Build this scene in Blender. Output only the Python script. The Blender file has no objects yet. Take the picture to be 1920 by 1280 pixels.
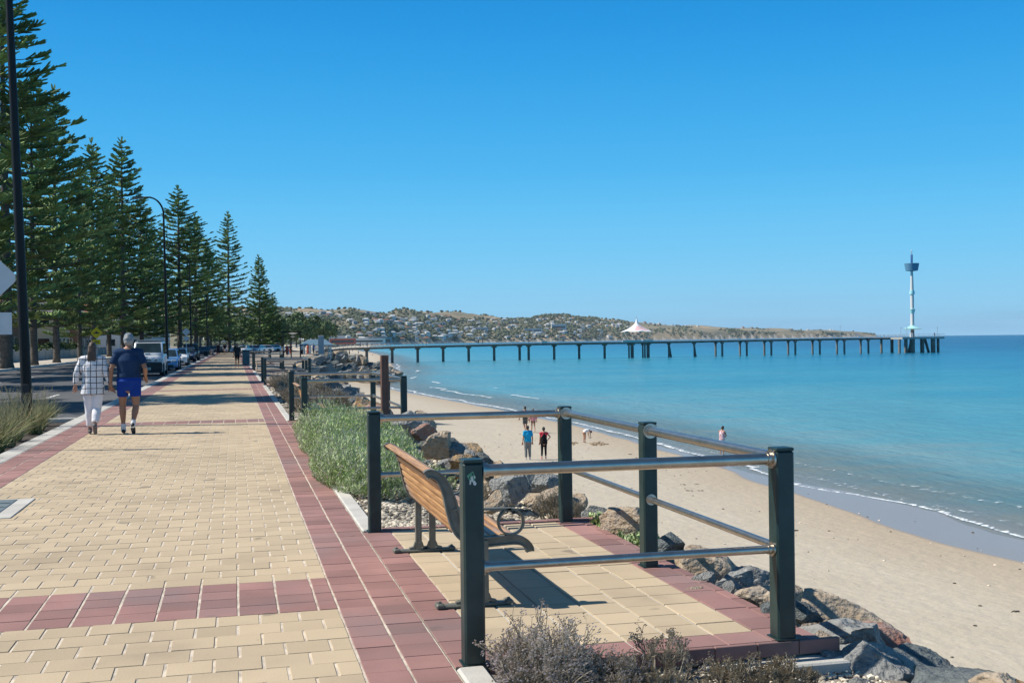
import bpy, bmesh, math, random
import numpy as np
from mathutils import Vector, Matrix, noise
rad = math.radians
random.seed(7)
scene = bpy.context.scene
C = scene.collection

# ---------------------------------------------------------------- camera, world, sun, exposure
F = 2100.0; CAMH = 1.6
YAW = rad(13.93); ROLL = rad(0.70); PIT = -(640 - 638) / F
_fw = np.array([math.sin(YAW), math.cos(YAW), 0.0]); _R = np.array([math.cos(YAW), -math.sin(YAW), 0.0]); _U = np.array([0, 0, 1.0])
_f = _fw * math.cos(PIT) + _U * math.sin(PIT); _up = _U * math.cos(PIT) - _fw * math.sin(PIT)
_r = math.cos(ROLL) * _R - math.sin(ROLL) * _up; _u = math.sin(ROLL) * _R + math.cos(ROLL) * _up
cam = bpy.data.cameras.new('camera'); camo = bpy.data.objects.new('camera', cam); C.objects.link(camo)
cam.sensor_width = 36; cam.sensor_fit = 'HORIZONTAL'; cam.lens = F / 1920 * 36
cam.clip_start = 0.1; cam.clip_end = 60000
camo.matrix_world = Matrix(((_r[0], _u[0], -_f[0], 0), (_r[1], _u[1], -_f[1], 0), (_r[2], _u[2], -_f[2], CAMH), (0, 0, 0, 1)))
scene.camera = camo

SUN_EL = rad(47); SUN_DIR = Vector((-0.971 * math.cos(SUN_EL), 0.24 * math.cos(SUN_EL), math.sin(SUN_EL))).normalized()
world = bpy.data.worlds.new('World'); scene.world = world; world.use_nodes = True
wn = world.node_tree.nodes; wl = world.node_tree.links; wn.clear()
sky = wn.new('ShaderNodeTexSky'); sky.sky_type = 'NISHITA'; sky.sun_disc = False
sky.sun_elevation = SUN_EL; sky.sun_rotation = math.atan2(SUN_DIR.x, SUN_DIR.y)
sky.altitude = 0; sky.air_density = 1.25; sky.dust_density = 0.15; sky.ozone_density = 4.0
hs = wn.new('ShaderNodeHueSaturation'); hs.inputs['Saturation'].default_value = 1.35; hs.inputs['Value'].default_value = 1.0; hs.inputs['Hue'].default_value = 0.49
bg = wn.new('ShaderNodeBackground'); bg.inputs['Strength'].default_value = 0.11
wo = wn.new('ShaderNodeOutputWorld')
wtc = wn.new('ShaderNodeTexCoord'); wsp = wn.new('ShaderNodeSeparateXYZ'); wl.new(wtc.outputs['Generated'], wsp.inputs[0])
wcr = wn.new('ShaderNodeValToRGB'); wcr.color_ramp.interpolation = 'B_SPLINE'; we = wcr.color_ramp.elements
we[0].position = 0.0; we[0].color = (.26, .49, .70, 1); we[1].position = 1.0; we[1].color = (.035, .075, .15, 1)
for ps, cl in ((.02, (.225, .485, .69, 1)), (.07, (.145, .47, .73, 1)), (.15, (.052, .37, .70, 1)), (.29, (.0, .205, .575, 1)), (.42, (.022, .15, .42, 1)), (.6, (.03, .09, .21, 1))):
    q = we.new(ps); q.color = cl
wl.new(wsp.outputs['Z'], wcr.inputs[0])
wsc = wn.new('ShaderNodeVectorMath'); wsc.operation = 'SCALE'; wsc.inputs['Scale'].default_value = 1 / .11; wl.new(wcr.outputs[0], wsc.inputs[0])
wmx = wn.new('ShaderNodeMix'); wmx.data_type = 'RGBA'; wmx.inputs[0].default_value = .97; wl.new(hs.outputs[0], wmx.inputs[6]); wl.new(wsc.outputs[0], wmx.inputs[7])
# two or three thin far cloud streaks low over the sea
wmp = wn.new('ShaderNodeMapping'); wmp.inputs['Scale'].default_value = (2.2, 2.2, 34); wl.new(wtc.outputs['Generated'], wmp.inputs[0])
wnz = wn.new('ShaderNodeTexNoise'); wnz.inputs['Scale'].default_value = 1.6; wnz.inputs['Detail'].default_value = 6; wl.new(wmp.outputs[0], wnz.inputs['Vector'])
wr1 = wn.new('ShaderNodeMapRange'); wr1.inputs[1].default_value = .52; wr1.inputs[2].default_value = .75; wr1.inputs[4].default_value = .55; wl.new(wnz.outputs[0], wr1.inputs[0])
wr2 = wn.new('ShaderNodeMapRange'); wr2.inputs[1].default_value = .045; wr2.inputs[2].default_value = .015; wl.new(wsp.outputs['Z'], wr2.inputs[0])
wmu = wn.new('ShaderNodeMath'); wmu.operation = 'MULTIPLY'; wl.new(wr1.outputs[0], wmu.inputs[0]); wl.new(wr2.outputs[0], wmu.inputs[1])
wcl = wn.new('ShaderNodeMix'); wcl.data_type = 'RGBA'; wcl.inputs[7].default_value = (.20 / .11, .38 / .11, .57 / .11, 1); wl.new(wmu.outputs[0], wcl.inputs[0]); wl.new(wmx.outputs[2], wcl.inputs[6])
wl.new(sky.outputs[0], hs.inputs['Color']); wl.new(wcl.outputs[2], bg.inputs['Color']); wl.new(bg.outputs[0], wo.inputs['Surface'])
sl = bpy.data.lights.new('sun', 'SUN'); sl.energy = 4.5; sl.angle = rad(0.5); sl.color = (1.0, 0.94, 0.85)
so = bpy.data.objects.new('sun', sl); C.objects.link(so); so.rotation_euler = SUN_DIR.to_track_quat('Z', 'Y').to_euler()
scene.view_settings.view_transform = 'Standard'; scene.view_settings.look = 'None'
scene.view_settings.exposure = 0.38; scene.view_settings.gamma = 1.0
scene.cycles.max_bounces = 5; scene.cycles.diffuse_bounces = 2; scene.cycles.glossy_bounces = 3
scene.cycles.transparent_max_bounces = 12; scene.cycles.volume_bounces = 0
scene.cycles.use_denoising = True

# ---------------------------------------------------------------- helpers
def yh(px): return 638 - 0.01222 * (px - 960)
def ray(px, py): return _f + _r * ((px - 960) / F) + _u * ((640 - py) / F)
def G(px, py, z=0.0):
    d = ray(px, py); t = (z - CAMH) / d[2]; return Vector((d[0] * t, d[1] * t, z))
def D(px, py, dep): d = ray(px, py); return Vector((d[0] * dep, d[1] * dep, CAMH + d[2] * dep))
def PY(px, py, Y): d = ray(px, py); t = Y / d[1]; return Vector((d[0] * t, Y, CAMH + d[2] * t))
def U(a, b): return random.uniform(a, b)
def lerp(a, b, t): return a + (b - a) * t
def interp(x, xs, ys): return float(np.interp(x, xs, ys))

def tag(o, label=None, cat=None, group=None, kind=None):
    if label: o['label'] = label
    if cat: o['category'] = cat
    if group: o['group'] = group
    if kind: o['kind'] = kind
    return o
def thing(name, loc, label, cat, group=None, rz=0.0):
    o = bpy.data.objects.new(name, None); C.objects.link(o); o.location = loc; o.rotation_euler = (0, 0, rz)
    o.empty_display_size = 0.2
    return tag(o, label, cat, group)
def dup(root, loc, rz=0.0, scale=None, label=None, group=None):
    def cp(o, par):
        c = o.copy(); C.objects.link(c); c.parent = par
        for ch in kids.get(o.name, []): cp(ch, c)
        return c
    kids = {}
    def walk(o):
        kids[o.name] = list(o.children)
        for ch in o.children: walk(ch)
    walk(root)
    r = cp(root, None); r.location = loc; r.rotation_euler = (0, 0, rz)
    if scale is not None: r.scale = scale if hasattr(scale, '__len__') else (scale,) * 3
    if label: r['label'] = label
    if group: r['group'] = group
    return r

class MB:
    def __init__(s): s.v = []; s.f = []; s.m = []; s.t = []; s.mi = 0; s.ti = 1.0
    def face(s, idx, m=None, t=None): s.f.append(tuple(idx)); s.m.append(s.mi if m is None else m); s.t.append(s.ti if t is None else t)
    def quad(s, a, b, c, d, m=None, t=None):
        n = len(s.v); s.v += [tuple(a), tuple(b), tuple(c), tuple(d)]; s.face((n, n + 1, n + 2, n + 3), m, t)
    def tri(s, a, b, c, m=None, t=None):
        n = len(s.v); s.v += [tuple(a), tuple(b), tuple(c)]; s.face((n, n + 1, n + 2), m, t)
    def box(s, c, d, rz=0.0, mat=None, bev=0.0):
        hx, hy, hz = d[0] / 2, d[1] / 2, d[2] / 2
        n = len(s.v); ca, sa = math.cos(rz), math.sin(rz)
        if bev <= 0:
            pts = [(x, y, z) for z in (-hz, hz) for x, y in ((-hx, -hy), (hx, -hy), (hx, hy), (-hx, hy))]
            fs = [(3, 2, 1, 0), (4, 5, 6, 7), (0, 1, 5, 4), (1, 2, 6, 5), (2, 3, 7, 6), (3, 0, 4, 7)]
        else:
            b = bev
            def ring(x, y, z, k): return [(-x + k, -y, z), (x - k, -y, z), (x, -y + k, z), (x, y - k, z), (x - k, y, z), (-x + k, y, z), (-x, y - k, z), (-x, -y + k, z)]
            pts = ring(hx - b, hy - b, -hz, b * .6) + ring(hx, hy, -hz + b, b) + ring(hx, hy, hz - b, b) + ring(hx - b, hy - b, hz, b * .6)
            fs = [tuple(reversed(range(8))), tuple(range(24, 32))]
            for k in range(3):
                for i in range(8): fs.append((k * 8 + i, k * 8 + (i + 1) % 8, (k + 1) * 8 + (i + 1) % 8, (k + 1) * 8 + i))
        for x, y, z in pts:
            p = (x * ca - y * sa + c[0], x * sa + y * ca + c[1], z + c[2])
            s.v.append(tuple(mat @ Vector(p)) if mat else p)
        for f in fs: s.face([n + i for i in f])
    def tube(s, pts, rr, n=8, cap=True, squash=None):
        pts = [Vector(p) for p in pts]
        if not hasattr(rr, '__len__'): rr = [rr] * len(pts)
        base = len(s.v); prev = None
        for i, p in enumerate(pts):
            t = (pts[min(i + 1, len(pts) - 1)] - pts[max(i - 1, 0)])
            if t.length < 1e-9: t = Vector((0, 0, 1))
            t.normalize()
            if prev is None:
                a = Vector((1, 0, 0)) if abs(t.x) < .9 else Vector((0, 1, 0))
            else: a = prev
            a = (a - t * a.dot(t)).normalized(); b = t.cross(a); prev = a
            r = rr[i]; ra, rb = (r, r) if not hasattr(r, '__len__') else r
            for k in range(n):
                an = 2 * math.pi * k / n
                s.v.append(tuple(p + a * (math.cos(an) * ra) + b * (math.sin(an) * rb)))
        for i in range(len(pts) - 1):
            for k in range(n):
                k2 = (k + 1) % n
                s.face((base + i * n + k, base + i * n + k2, base + (i + 1) * n + k2, base + (i + 1) * n + k))
        if cap:
            s.face([base + k for k in reversed(range(n))]); e = base + (len(pts) - 1) * n
            s.face([e + k for k in range(n)])
    def lathe(s, prof, c=(0, 0, 0), n=24):
        base = len(s.v)
        for r, z in prof:
            for k in range(n):
                a = 2 * math.pi * k / n; s.v.append((c[0] + r * math.cos(a), c[1] + r * math.sin(a), c[2] + z))
        for i in range(len(prof) - 1):
            for k in range(n):
                k2 = (k + 1) % n; s.face((base + i * n + k, base + i * n + k2, base + (i + 1) * n + k2, base + (i + 1) * n + k))
        s.face([base + k for k in reversed(range(n))]); e = base + (len(prof) - 1) * n; s.face([e + k for k in range(n)])
    def sweep(s, path, sec, mat=None):
        """sec: list of (a,b) section; path in XZ plane as (x,z); section a = along Y, b = normal in the plane"""
        base = len(s.v); n = len(sec); P = [Vector((p[0], p[1])) for p in path]
        for i, p in enumerate(P):
            t = (P[min(i + 1, len(P) - 1)] - P[max(i - 1, 0)]).normalized(); nn = Vector((-t.y, t.x))
            for a, b in sec:
                q = Vector((p.x + nn.x * b, a, p.y + nn.y * b)); s.v.append(tuple(mat @ q if mat else q))
        for i in range(len(P) - 1):
            for k in range(n):
                k2 = (k + 1) % n; s.face((base + i * n + k, base + (i + 1) * n + k, base + (i + 1) * n + k2, base + i * n + k2))
        s.face([base + k for k in range(n)]); e = base + (len(P) - 1) * n; s.face([e + k for k in reversed(range(n))])
    def ico(s, c, r, jit=0.0, sub=0, sq=(1, 1, 1), rot=None):
        vs, fs = ICO[sub]; base = len(s.v)
        rot = rot or Matrix.Rotation(U(0, 6.28), 3, 'Z')
        for v in vs:
            q = rot @ (Vector((v[0] * sq[0], v[1] * sq[1], v[2] * sq[2])) * (r * (1 + U(-jit, jit))))
            s.v.append((c[0] + q.x, c[1] + q.y, c[2] + q.z))
        for f in fs: s.face([base + i for i in f])
    def prism(s, poly, z0, z1):
        n = len(poly); b = len(s.v)
        for z in (z0, z1):
            for p in poly: s.v.append((p[0], p[1], z))
        s.face([b + i for i in reversed(range(n))]); s.face([b + n + i for i in range(n)])
        for i in range(n): s.face((b + i, b + (i + 1) % n, b + n + (i + 1) % n, b + n + i))
    def mesh(s, name, mats, smooth=False):
        me = bpy.data.meshes.new(name); me.from_pydata(s.v, [], s.f)
        if not hasattr(mats, '__len__'): mats = [mats]
        for m in mats: me.materials.append(m)
        if len(mats) > 1: me.polygons.foreach_set('material_index', s.m)
        if smooth: me.polygons.foreach_set('use_smooth', [True] * len(s.f))
        if any(t != 1.0 for t in s.t):
            a = me.attributes.new('tint', 'FLOAT', 'FACE'); a.data.foreach_set('value', s.t)
        me.update(); return me
    def build(s, name, mats, parent=None, smooth=False, loc=None):
        o = bpy.data.objects.new(name, s.mesh(name, mats, smooth)); C.objects.link(o)
        if parent: o.parent = parent
        if loc is not None: o.location = loc
        return o
def _ico(sub):
    bm = bmesh.new(); bmesh.ops.create_icosphere(bm, subdivisions=sub, radius=1)
    r = ([tuple(v.co) for v in bm.verts], [tuple(v.index for v in f.verts) for f in bm.faces]); bm.free(); return r
ICO = {0: _ico(1), 1: _ico(2), 2: _ico(3), 3: _ico(5)}
def autosmooth(o, ang=35):
    me = o.data; me.polygons.foreach_set('use_smooth', [True] * len(me.polygons))
    try: me.set_sharp_from_angle(angle=rad(ang))
    except Exception: pass
    return o

# ---------------------------------------------------------------- materials
def M(name, col, rough=0.6, metal=0.0, var=0.12, scale=6.0, bump=0.0, bscale=None, tint=False, spec=0.5, col2=None, coords='Object', det=4, dirt=None, dscale=1.5, bdist=0.01, spots=0.0):
    m = bpy.data.materials.new(name); m.use_nodes = True; nt = m.node_tree; N = nt.nodes; L = nt.links
    p = N['Principled BSDF']; p.inputs['Roughness'].default_value = rough; p.inputs['Metallic'].default_value = metal
    p.inputs['Specular IOR Level'].default_value = spec
    tc = N.new('ShaderNodeTexCoord'); src = tc.outputs['Object']
    if coords == 'World': ge = N.new('ShaderNodeNewGeometry'); src = ge.outputs['Position']
    nz = N.new('ShaderNodeTexNoise'); nz.inputs['Scale'].default_value = scale; nz.inputs['Detail'].default_value = det; L.new(src, nz.inputs['Vector'])
    mx = N.new('ShaderNodeMix'); mx.data_type = 'RGBA'
    c2 = col2 or tuple(min(1, c * (1 + var)) for c in col); c1 = col if col2 else tuple(c * (1 - var) for c in col)
    mx.inputs[6].default_value = (*c1, 1); mx.inputs[7].default_value = (*c2, 1)
    mr = N.new('ShaderNodeMapRange'); mr.inputs[1].default_value = .33; mr.inputs[2].default_value = .67
    L.new(nz.outputs[0], mr.inputs[0]); L.new(mr.outputs[0], mx.inputs[0]); out = mx.outputs[2]
    if dirt:
        n2 = N.new('ShaderNodeTexNoise'); n2.inputs['Scale'].default_value = dscale; n2.inputs['Detail'].default_value = 6; L.new(src, n2.inputs['Vector'])
        r2 = N.new('ShaderNodeMapRange'); r2.inputs[1].default_value = .5; r2.inputs[2].default_value = .7; L.new(n2.outputs[0], r2.inputs[0])
        m2 = N.new('ShaderNodeMix'); m2.data_type = 'RGBA'; L.new(out, m2.inputs[6]); m2.inputs[7].default_value = (*dirt, 1)
        L.new(r2.outputs[0], m2.inputs[0]); out = m2.outputs[2]
    if spots:
        for sc_, th_ in ((7.0, .735), (2.3, .70)):
            n5 = N.new('ShaderNodeTexNoise'); n5.inputs['Scale'].default_value = sc_; n5.inputs['Detail'].default_value = 2; L.new(src, n5.inputs['Vector'])
            r5 = N.new('ShaderNodeMapRange'); r5.inputs[1].default_value = th_; r5.inputs[2].default_value = th_ + .03; r5.inputs[4].default_value = spots; L.new(n5.outputs[0], r5.inputs[0])
            m5 = N.new('ShaderNodeMix'); m5.data_type = 'RGBA'; L.new(out, m5.inputs[6]); m5.inputs[7].default_value = (.13, .11, .09, 1); L.new(r5.outputs[0], m5.inputs[0]); out = m5.outputs[2]
        n6 = N.new('ShaderNodeTexNoise'); n6.inputs['Scale'].default_value = .35; n6.inputs['Detail'].default_value = 5; L.new(src, n6.inputs['Vector'])
        r6 = N.new('ShaderNodeMapRange'); r6.inputs[1].default_value = .35; r6.inputs[2].default_value = .7; r6.inputs[3].default_value = .92; r6.inputs[4].default_value = 1.06; L.new(n6.outputs[0], r6.inputs[0])
        v6 = N.new('ShaderNodeVectorMath'); v6.operation = 'SCALE'; L.new(out, v6.inputs[0]); L.new(r6.outputs[0], v6.inputs['Scale']); out = v6.outputs[0]
    if tint:
        at = N.new('ShaderNodeAttribute'); at.attribute_name = 'tint'
        vm = N.new('ShaderNodeVectorMath'); vm.operation = 'SCALE'; L.new(out, vm.inputs[0]); L.new(at.outputs['Fac'], vm.inputs['Scale']); out = vm.outputs[0]
    L.new(out, p.inputs['Base Color'])
    if bump:
        n3 = N.new('ShaderNodeTexNoise'); n3.inputs['Scale'].default_value = bscale or scale * 4; n3.inputs['Detail'].default_value = 6; L.new(src, n3.inputs['Vector'])
        b = N.new('ShaderNodeBump'); b.inputs['Strength'].default_value = bump; b.inputs['Distance'].default_value = bdist
        L.new(n3.outputs[0], b.inputs['Height']); L.new(b.outputs[0], p.inputs['Normal'])
    return m
mt = {}
mt['yel'] = M('paver_yellow', (0.52, 0.412, 0.270), .85, var=.10, scale=1.1, tint=True, bump=.35, bscale=60, coords='World', bdist=.004, dirt=(.42, .33, .22), dscale=1.1, spots=.55)
mt['red'] = M('paver_red', (0.31, 0.165, 0.145), .85, var=.16, scale=1.6, tint=True, bump=.35, bscale=60, coords='World', bdist=.004, dirt=(.25, .165, .155), dscale=.9, spots=.4)
mt['sandjoint'] = M('joint_sand', (0.56, 0.49, 0.40), .95, var=.25, scale=9, bump=.5, bscale=90, coords='World')
mt['conc'] = M('concrete', (0.52, 0.50, 0.45), .85, var=.12, scale=3, bump=.3, bscale=60, coords='World', dirt=(.36, .34, .30))
mt['asph'] = M('asphalt', (0.085, 0.088, 0.092), .88, var=.2, scale=.6, bump=.5, bscale=70, coords='World', dirt=(.115, .113, .11), dscale=.25)
mt['paint'] = M('white_paint', (0.72, 0.72, 0.70), .7, var=.1, scale=5)
mt['steel'] = M('brushed_steel', (0.50, 0.46, 0.40), .34, metal=1.0, var=.10, scale=14, bump=.05, bscale=30)
mt['postg'] = M('dark_green_powdercoat', (0.009, 0.030, 0.030), .42, var=.2, scale=8, bump=.08, bscale=50, dirt=(.022, .046, .044), dscale=5)
mt['black'] = M('black_paint', (0.008, 0.010, 0.011), .5, var=.1, spec=.25)
mt['iron'] = M('grey_green_cast_iron', (0.14, 0.145, 0.12), .5, var=.2, scale=12, bump=.25, bscale=60)
mt['brownp'] = M('brown_painted_steel', (0.125, 0.062, 0.045), .55, var=.15, scale=5)
mt['rubber'] = M('rubber', (0.02, 0.02, 0.02), .8)
mt['glass'] = M('dark_glass', (0.02, 0.035, 0.038), .06, var=.3, scale=1.5, spec=.8)
mt['chrome'] = M('chrome', (0.75, 0.75, 0.75), .12, metal=1)
mt['white'] = M('white_render', (0.74, 0.73, 0.70), .6, var=.06)

def wood_mat():
    m = bpy.data.materials.new('bench_timber'); m.use_nodes = True; N = m.node_tree.nodes; L = m.node_tree.links; p = N['Principled BSDF']
    tc = N.new('ShaderNodeTexCoord'); mp = N.new('ShaderNodeMapping'); mp.inputs['Scale'].default_value = (22, 1.2, 22); L.new(tc.outputs['Object'], mp.inputs[0])
    n = N.new('ShaderNodeTexNoise'); n.inputs['Scale'].default_value = 2.2; n.inputs['Detail'].default_value = 8; n.inputs['Distortion'].default_value = .6; L.new(mp.outputs[0], n.inputs['Vector'])
    cr = N.new('ShaderNodeValToRGB'); cr.color_ramp.elements[0].position = .33; cr.color_ramp.elements[0].color = (.30, .14, .045, 1)
    cr.color_ramp.elements[1].position = .68; cr.color_ramp.elements[1].color = (.62, .36, .15, 1)
    L.new(n.outputs[0], cr.inputs[0])
    n2 = N.new('ShaderNodeTexNoise'); n2.inputs['Scale'].default_value = 1.6; L.new(tc.outputs['Object'], n2.inputs['Vector'])
    mr = N.new('ShaderNodeMapRange'); mr.inputs[1].default_value = .56; mr.inputs[2].default_value = .72; L.new(n2.outputs[0], mr.inputs[0])
    mx = N.new('ShaderNodeMix'); mx.data_type = 'RGBA'; mx.inputs[7].default_value = (.30, .23, .19, 1); L.new(mr.outputs[0], mx.inputs[0]); L.new(cr.outputs[0], mx.inputs[6])
    L.new(mx.outputs[2], p.inputs['Base Color']); p.inputs['Roughness'].default_value = .42
    b = N.new('ShaderNodeBump'); b.inputs['Strength'].default_value = .15; b.inputs['Distance'].default_value = .004; L.new(n.outputs[0], b.inputs['Height']); L.new(b.outputs[0], p.inputs['Normal'])
    return m
mt['wood'] = wood_mat()

# ---------------------------------------------------------------- terrain
SY = [-60, 0, 25, 32, 38, 45, 60, 81, 110, 134, 165, 195, 233, 290, 352, 500, 720, 905, 1300, 2000, 2750, 3550, 3850, 4300, 5400, 6800]
SX = [24, 24.5, 24.8, 25.1, 25.1, 24.5, 25.2, 25.8, 24.5, 22.6, 20.8, 24, 32, 41, 48, 66, 86, 96, 150, 240, 380, 700, 1010, 1500, 2500, 4150]
CY_ = [-60, 60, 90, 120, 150, 200, 300, 400, 700, 900, 1300, 2000, 7000]
CX_ = [3.15, 3.15, 5.0, 9.0, 12, 14.5, 20, 27, 50, 62, 90, 150, 300]
def shore(y): return np.interp(y, SY, SX)
def crest(y): return np.minimum(np.interp(y, CY_, CX_), shore(y) - 10)
PXS = [-2000, 300, 525, 600, 700, 760, 830, 900, 960, 1000, 1040, 1100, 1180, 1250, 1320, 1400, 1500, 1600, 1640, 1660]
SKY_ = [560, 572, 580, 583, 583, 582, 582, 590, 593, 591, 588.5, 592, 602, 607, 611, 614, 617, 620, 625, 640]
FOOT = [1700, 1700, 1800, 2000, 2400, 2800, 3400, 3700, 3900, 4000, 4150, 4500, 4900, 5300, 5700, 6200, 6900, 7600, 7800, 7900]
RIDG = [2900, 2900, 3000, 3200, 3500, 3900, 4400, 4700, 4900, 5050, 5250, 5600, 5950, 6300, 6600, 7000, 7600, 8100, 8200, 8250]
STEP = [.75, .75, .75, .75, .8, .8, .8, .8, .75, .75, .7, .65, .6, .5, .4, .34, .3, .3, .3, .3]
_ppx = list(range(560, 1660, 10)); _psr = []
for q_ in _ppx:
    qa = YAW + math.atan((q_ - 960) / F); ql = 0
    for qr in np.geomspace(300, 8000, 500):
        if qr * math.sin(qa) > np.interp(qr * math.cos(qa), SY, SX): ql = qr
    _psr.append(ql * 1.02 + 25)
def hillh(px, r):
    foot = np.maximum(np.interp(px, PXS, FOOT), np.interp(px, _ppx, _psr)); rid = np.maximum(np.interp(px, PXS, RIDG), foot + 350); st = np.interp(px, PXS, STEP)
    cosf = np.cos(np.arctan((px - 960) / F))
    hh = (638 - 0.01222 * (px - 960) - np.interp(px, PXS, SKY_)) / F * rid * cosf
    t = np.clip((r - foot) / (rid - foot), 0, 2.2)
    up = np.clip(t, 0, 1) ** st
    return np.maximum(hh, 0) * np.where(t <= 1, up, np.clip(1 - (t - 1) * .8, 0, 1))
def th2px(th): return 960 + F * np.tan(np.clip(th - YAW, -1.2, 1.2))
def hnoise(x, y, s, o=0.0): return noise.noise(Vector((x / s, y / s, o)))
def height(x, y):
    sx = float(shore(y)); cx = float(crest(y))
    if x < cx: z = -0.22
    else:
        run = min(4.2, max(1, (sx - cx) * .3)); s = x - cx
        toe = -4.35
        if s < run: z = lerp(-0.22, toe, (s / run) ** .9)
        elif x < sx: z = lerp(toe, -5.0, (s - run) / max(.1, sx - cx - run))
        else: z = -5.0 - min(6, (x - sx) * .038)
        if s > run and x < sx + 3: z += 0.035 * hnoise(x, y, 5.5) + .012 * hnoise(x, y, 1.3)
    return z
th_list = sorted(set([round(a, 4) for a in np.arange(-85, -9, 2.5)] + [round(a, 4) for a in np.arange(-9, 45, .22)] + [round(a, 4) for a in np.arange(45, 100, 2.5)]))
r_list = [1.2]
while r_list[-1] < 11000:
    r = r_list[-1]; r_list.append(r * (1.030 if r < 60 else 1.028 if r < 1500 else 1.016))
MB_t = MB()
nr = len(r_list)
for a in th_list:
    th = rad(a); s_, c_ = math.sin(th), math.cos(th); px = float(th2px(th))
    for r in r_list:
        x, y = r * s_, r * c_
        z = height(x, y)
        hl = float(hillh(np.float64(px), r))
        if hl > 0:
            nz = hnoise(x, y, 420, 3) * .16 + hnoise(x, y, 150, 5) * .10
            z = max(z, -0.2) + hl * (1 + nz * min(1, hl / 40)) if hl > 3 else max(z, hl - 3)
        MB_t.v.append((x, y, z))
for i in range(len(th_list) - 1):
    for j in range(nr - 1):
        a = i * nr + j; idx = (a, a + nr, a + nr + 1, a + 1)
        x, y, z = MB_t.v[a]; z2 = MB_t.v[a + nr + 1][2]; r = r_list[j]
        zc = max(z, z2); cx = float(crest(y)); sx = float(shore(y))
        if r > 1500 and zc > 2.5: m = 2
        elif x > cx + 4.1 or y > 150 and x > cx - min(30, y * .05): m = 0
        elif x > cx - .3: m = 3
        else: m = 1
        if r > 1500 and m == 1: m = 2 if zc > .5 else 1
        MB_t.face(idx, m)
def sand_mat():
    m = bpy.data.materials.new('beach_sand'); m.use_nodes = True; N = m.node_tree.nodes; L = m.node_tree.links; p = N['Principled BSDF']
    g = N.new('ShaderNodeNewGeometry'); sp = N.new('ShaderNodeSeparateXYZ'); L.new(g.outputs['Position'], sp.inputs[0])
    nz = N.new('ShaderNodeTexNoise'); nz.inputs['Scale'].default_value = .12; nz.inputs['Detail'].default_value = 3; L.new(g.outputs['Position'], nz.inputs['Vector'])
    ad = N.new('ShaderNodeMath'); ad.operation = 'MULTIPLY_ADD'; ad.inputs[1].default_value = .10; L.new(nz.outputs[0], ad.inputs[0]); L.new(sp.outputs['Z'], ad.inputs[2])
    wa = N.new('ShaderNodeAttribute'); wa.attribute_name = 'wd'; ad = N.new('ShaderNodeMath'); ad.operation = 'MULTIPLY_ADD'; ad.inputs[1].default_value = 1.6; L.new(nz.outputs[0], ad.inputs[0]); L.new(wa.outputs['Fac'], ad.inputs[2])
    wet = N.new('ShaderNodeMapRange'); wet.inputs[1].default_value = .95; wet.inputs[2].default_value = .65; L.new(ad.outputs[0], wet.inputs[0])
    damp = N.new('ShaderNodeMapRange'); damp.inputs[1].default_value = 6.0; damp.inputs[2].default_value = .8; L.new(ad.outputs[0], damp.inputs[0])
    n2 = N.new('ShaderNodeTexNoise'); n2.inputs['Scale'].default_value = .5; n2.inputs['Detail'].default_value = 8; L.new(g.outputs['Position'], n2.inputs['Vector'])
    mp = N.new('ShaderNodeMapping'); mp.inputs['Scale'].default_value = (1.0, .45, 1); L.new(g.outputs['Position'], mp.inputs[0]); mp.inputs['Rotation'].default_value = (0, 0, .5)
    n4 = N.new('ShaderNodeTexNoise'); n4.inputs['Scale'].default_value = 4.5; n4.inputs['Detail'].default_value = 3; L.new(mp.outputs[0], n4.inputs['Vector'])
    pk = N.new('ShaderNodeMapRange'); pk.inputs[1].default_value = .58; pk.inputs[2].default_value = .68; L.new(n4.outputs[0], pk.inputs[0])
    a = N.new('ShaderNodeMix'); a.data_type = 'RGBA'; a.inputs[6].default_value = (.445, .385, .29, 1); a.inputs[7].default_value = (.52, .46, .36, 1); L.new(n2.outputs[0], a.inputs[0])
    a2 = N.new('ShaderNodeMix'); a2.data_type = 'RGBA'; L.new(a.outputs[2], a2.inputs[6]); a2.inputs[7].default_value = (.72, .63, .52, 1)
    pm = N.new('ShaderNodeMath'); pm.operation = 'MULTIPLY'; pm.inputs[1].default_value = .2; L.new(pk.outputs[0], pm.inputs[0]); L.new(pm.outputs[0], a2.inputs[0])
    b = N.new('ShaderNodeMix'); b.data_type = 'RGBA'; L.new(damp.outputs[0], b.inputs[0]); L.new(a2.outputs[2], b.inputs[6]); b.inputs[7].default_value = (.42, .34, .24, 1)
    c = N.new('ShaderNodeMix'); c.data_type = 'RGBA'; L.new(wet.outputs[0], c.inputs[0]); L.new(b.outputs[2], c.inputs[6]); c.inputs[7].default_value = (.31, .25, .195, 1)
    L.new(c.outputs[2], p.inputs['Base Color'])
    ro = N.new('ShaderNodeMapRange'); ro.inputs[3].default_value = .9; ro.inputs[4].default_value = .27; L.new(wet.outputs[0], ro.inputs[0]); L.new(ro.outputs[0], p.inputs['Roughness'])
    bu = N.new('ShaderNodeBump'); bu.inputs['Distance'].default_value = .11
    bs = N.new('ShaderNodeMapRange'); bs.inputs[3].default_value = .6; bs.inputs[4].default_value = .02; L.new(wet.outputs[0], bs.inputs[0]); L.new(bs.outputs[0], bu.inputs['Strength'])
    n3 = N.new('ShaderNodeTexNoise'); n3.inputs['Scale'].default_value = 2.4; n3.inputs['Detail'].default_value = 7; L.new(g.outputs['Position'], n3.inputs['Vector'])
    L.new(n3.outputs[0], bu.inputs['Height']); L.new(bu.outputs[0], p.inputs['Normal'])
    return m
mt['sand'] = sand_mat()
mt['dirt'] = M('verge_dirt', (.26, .22, .17), .95, var=.3, scale=1.0, bump=.6, bscale=25, coords='World', dirt=(.17, .15, .10), dscale=.5)
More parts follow.
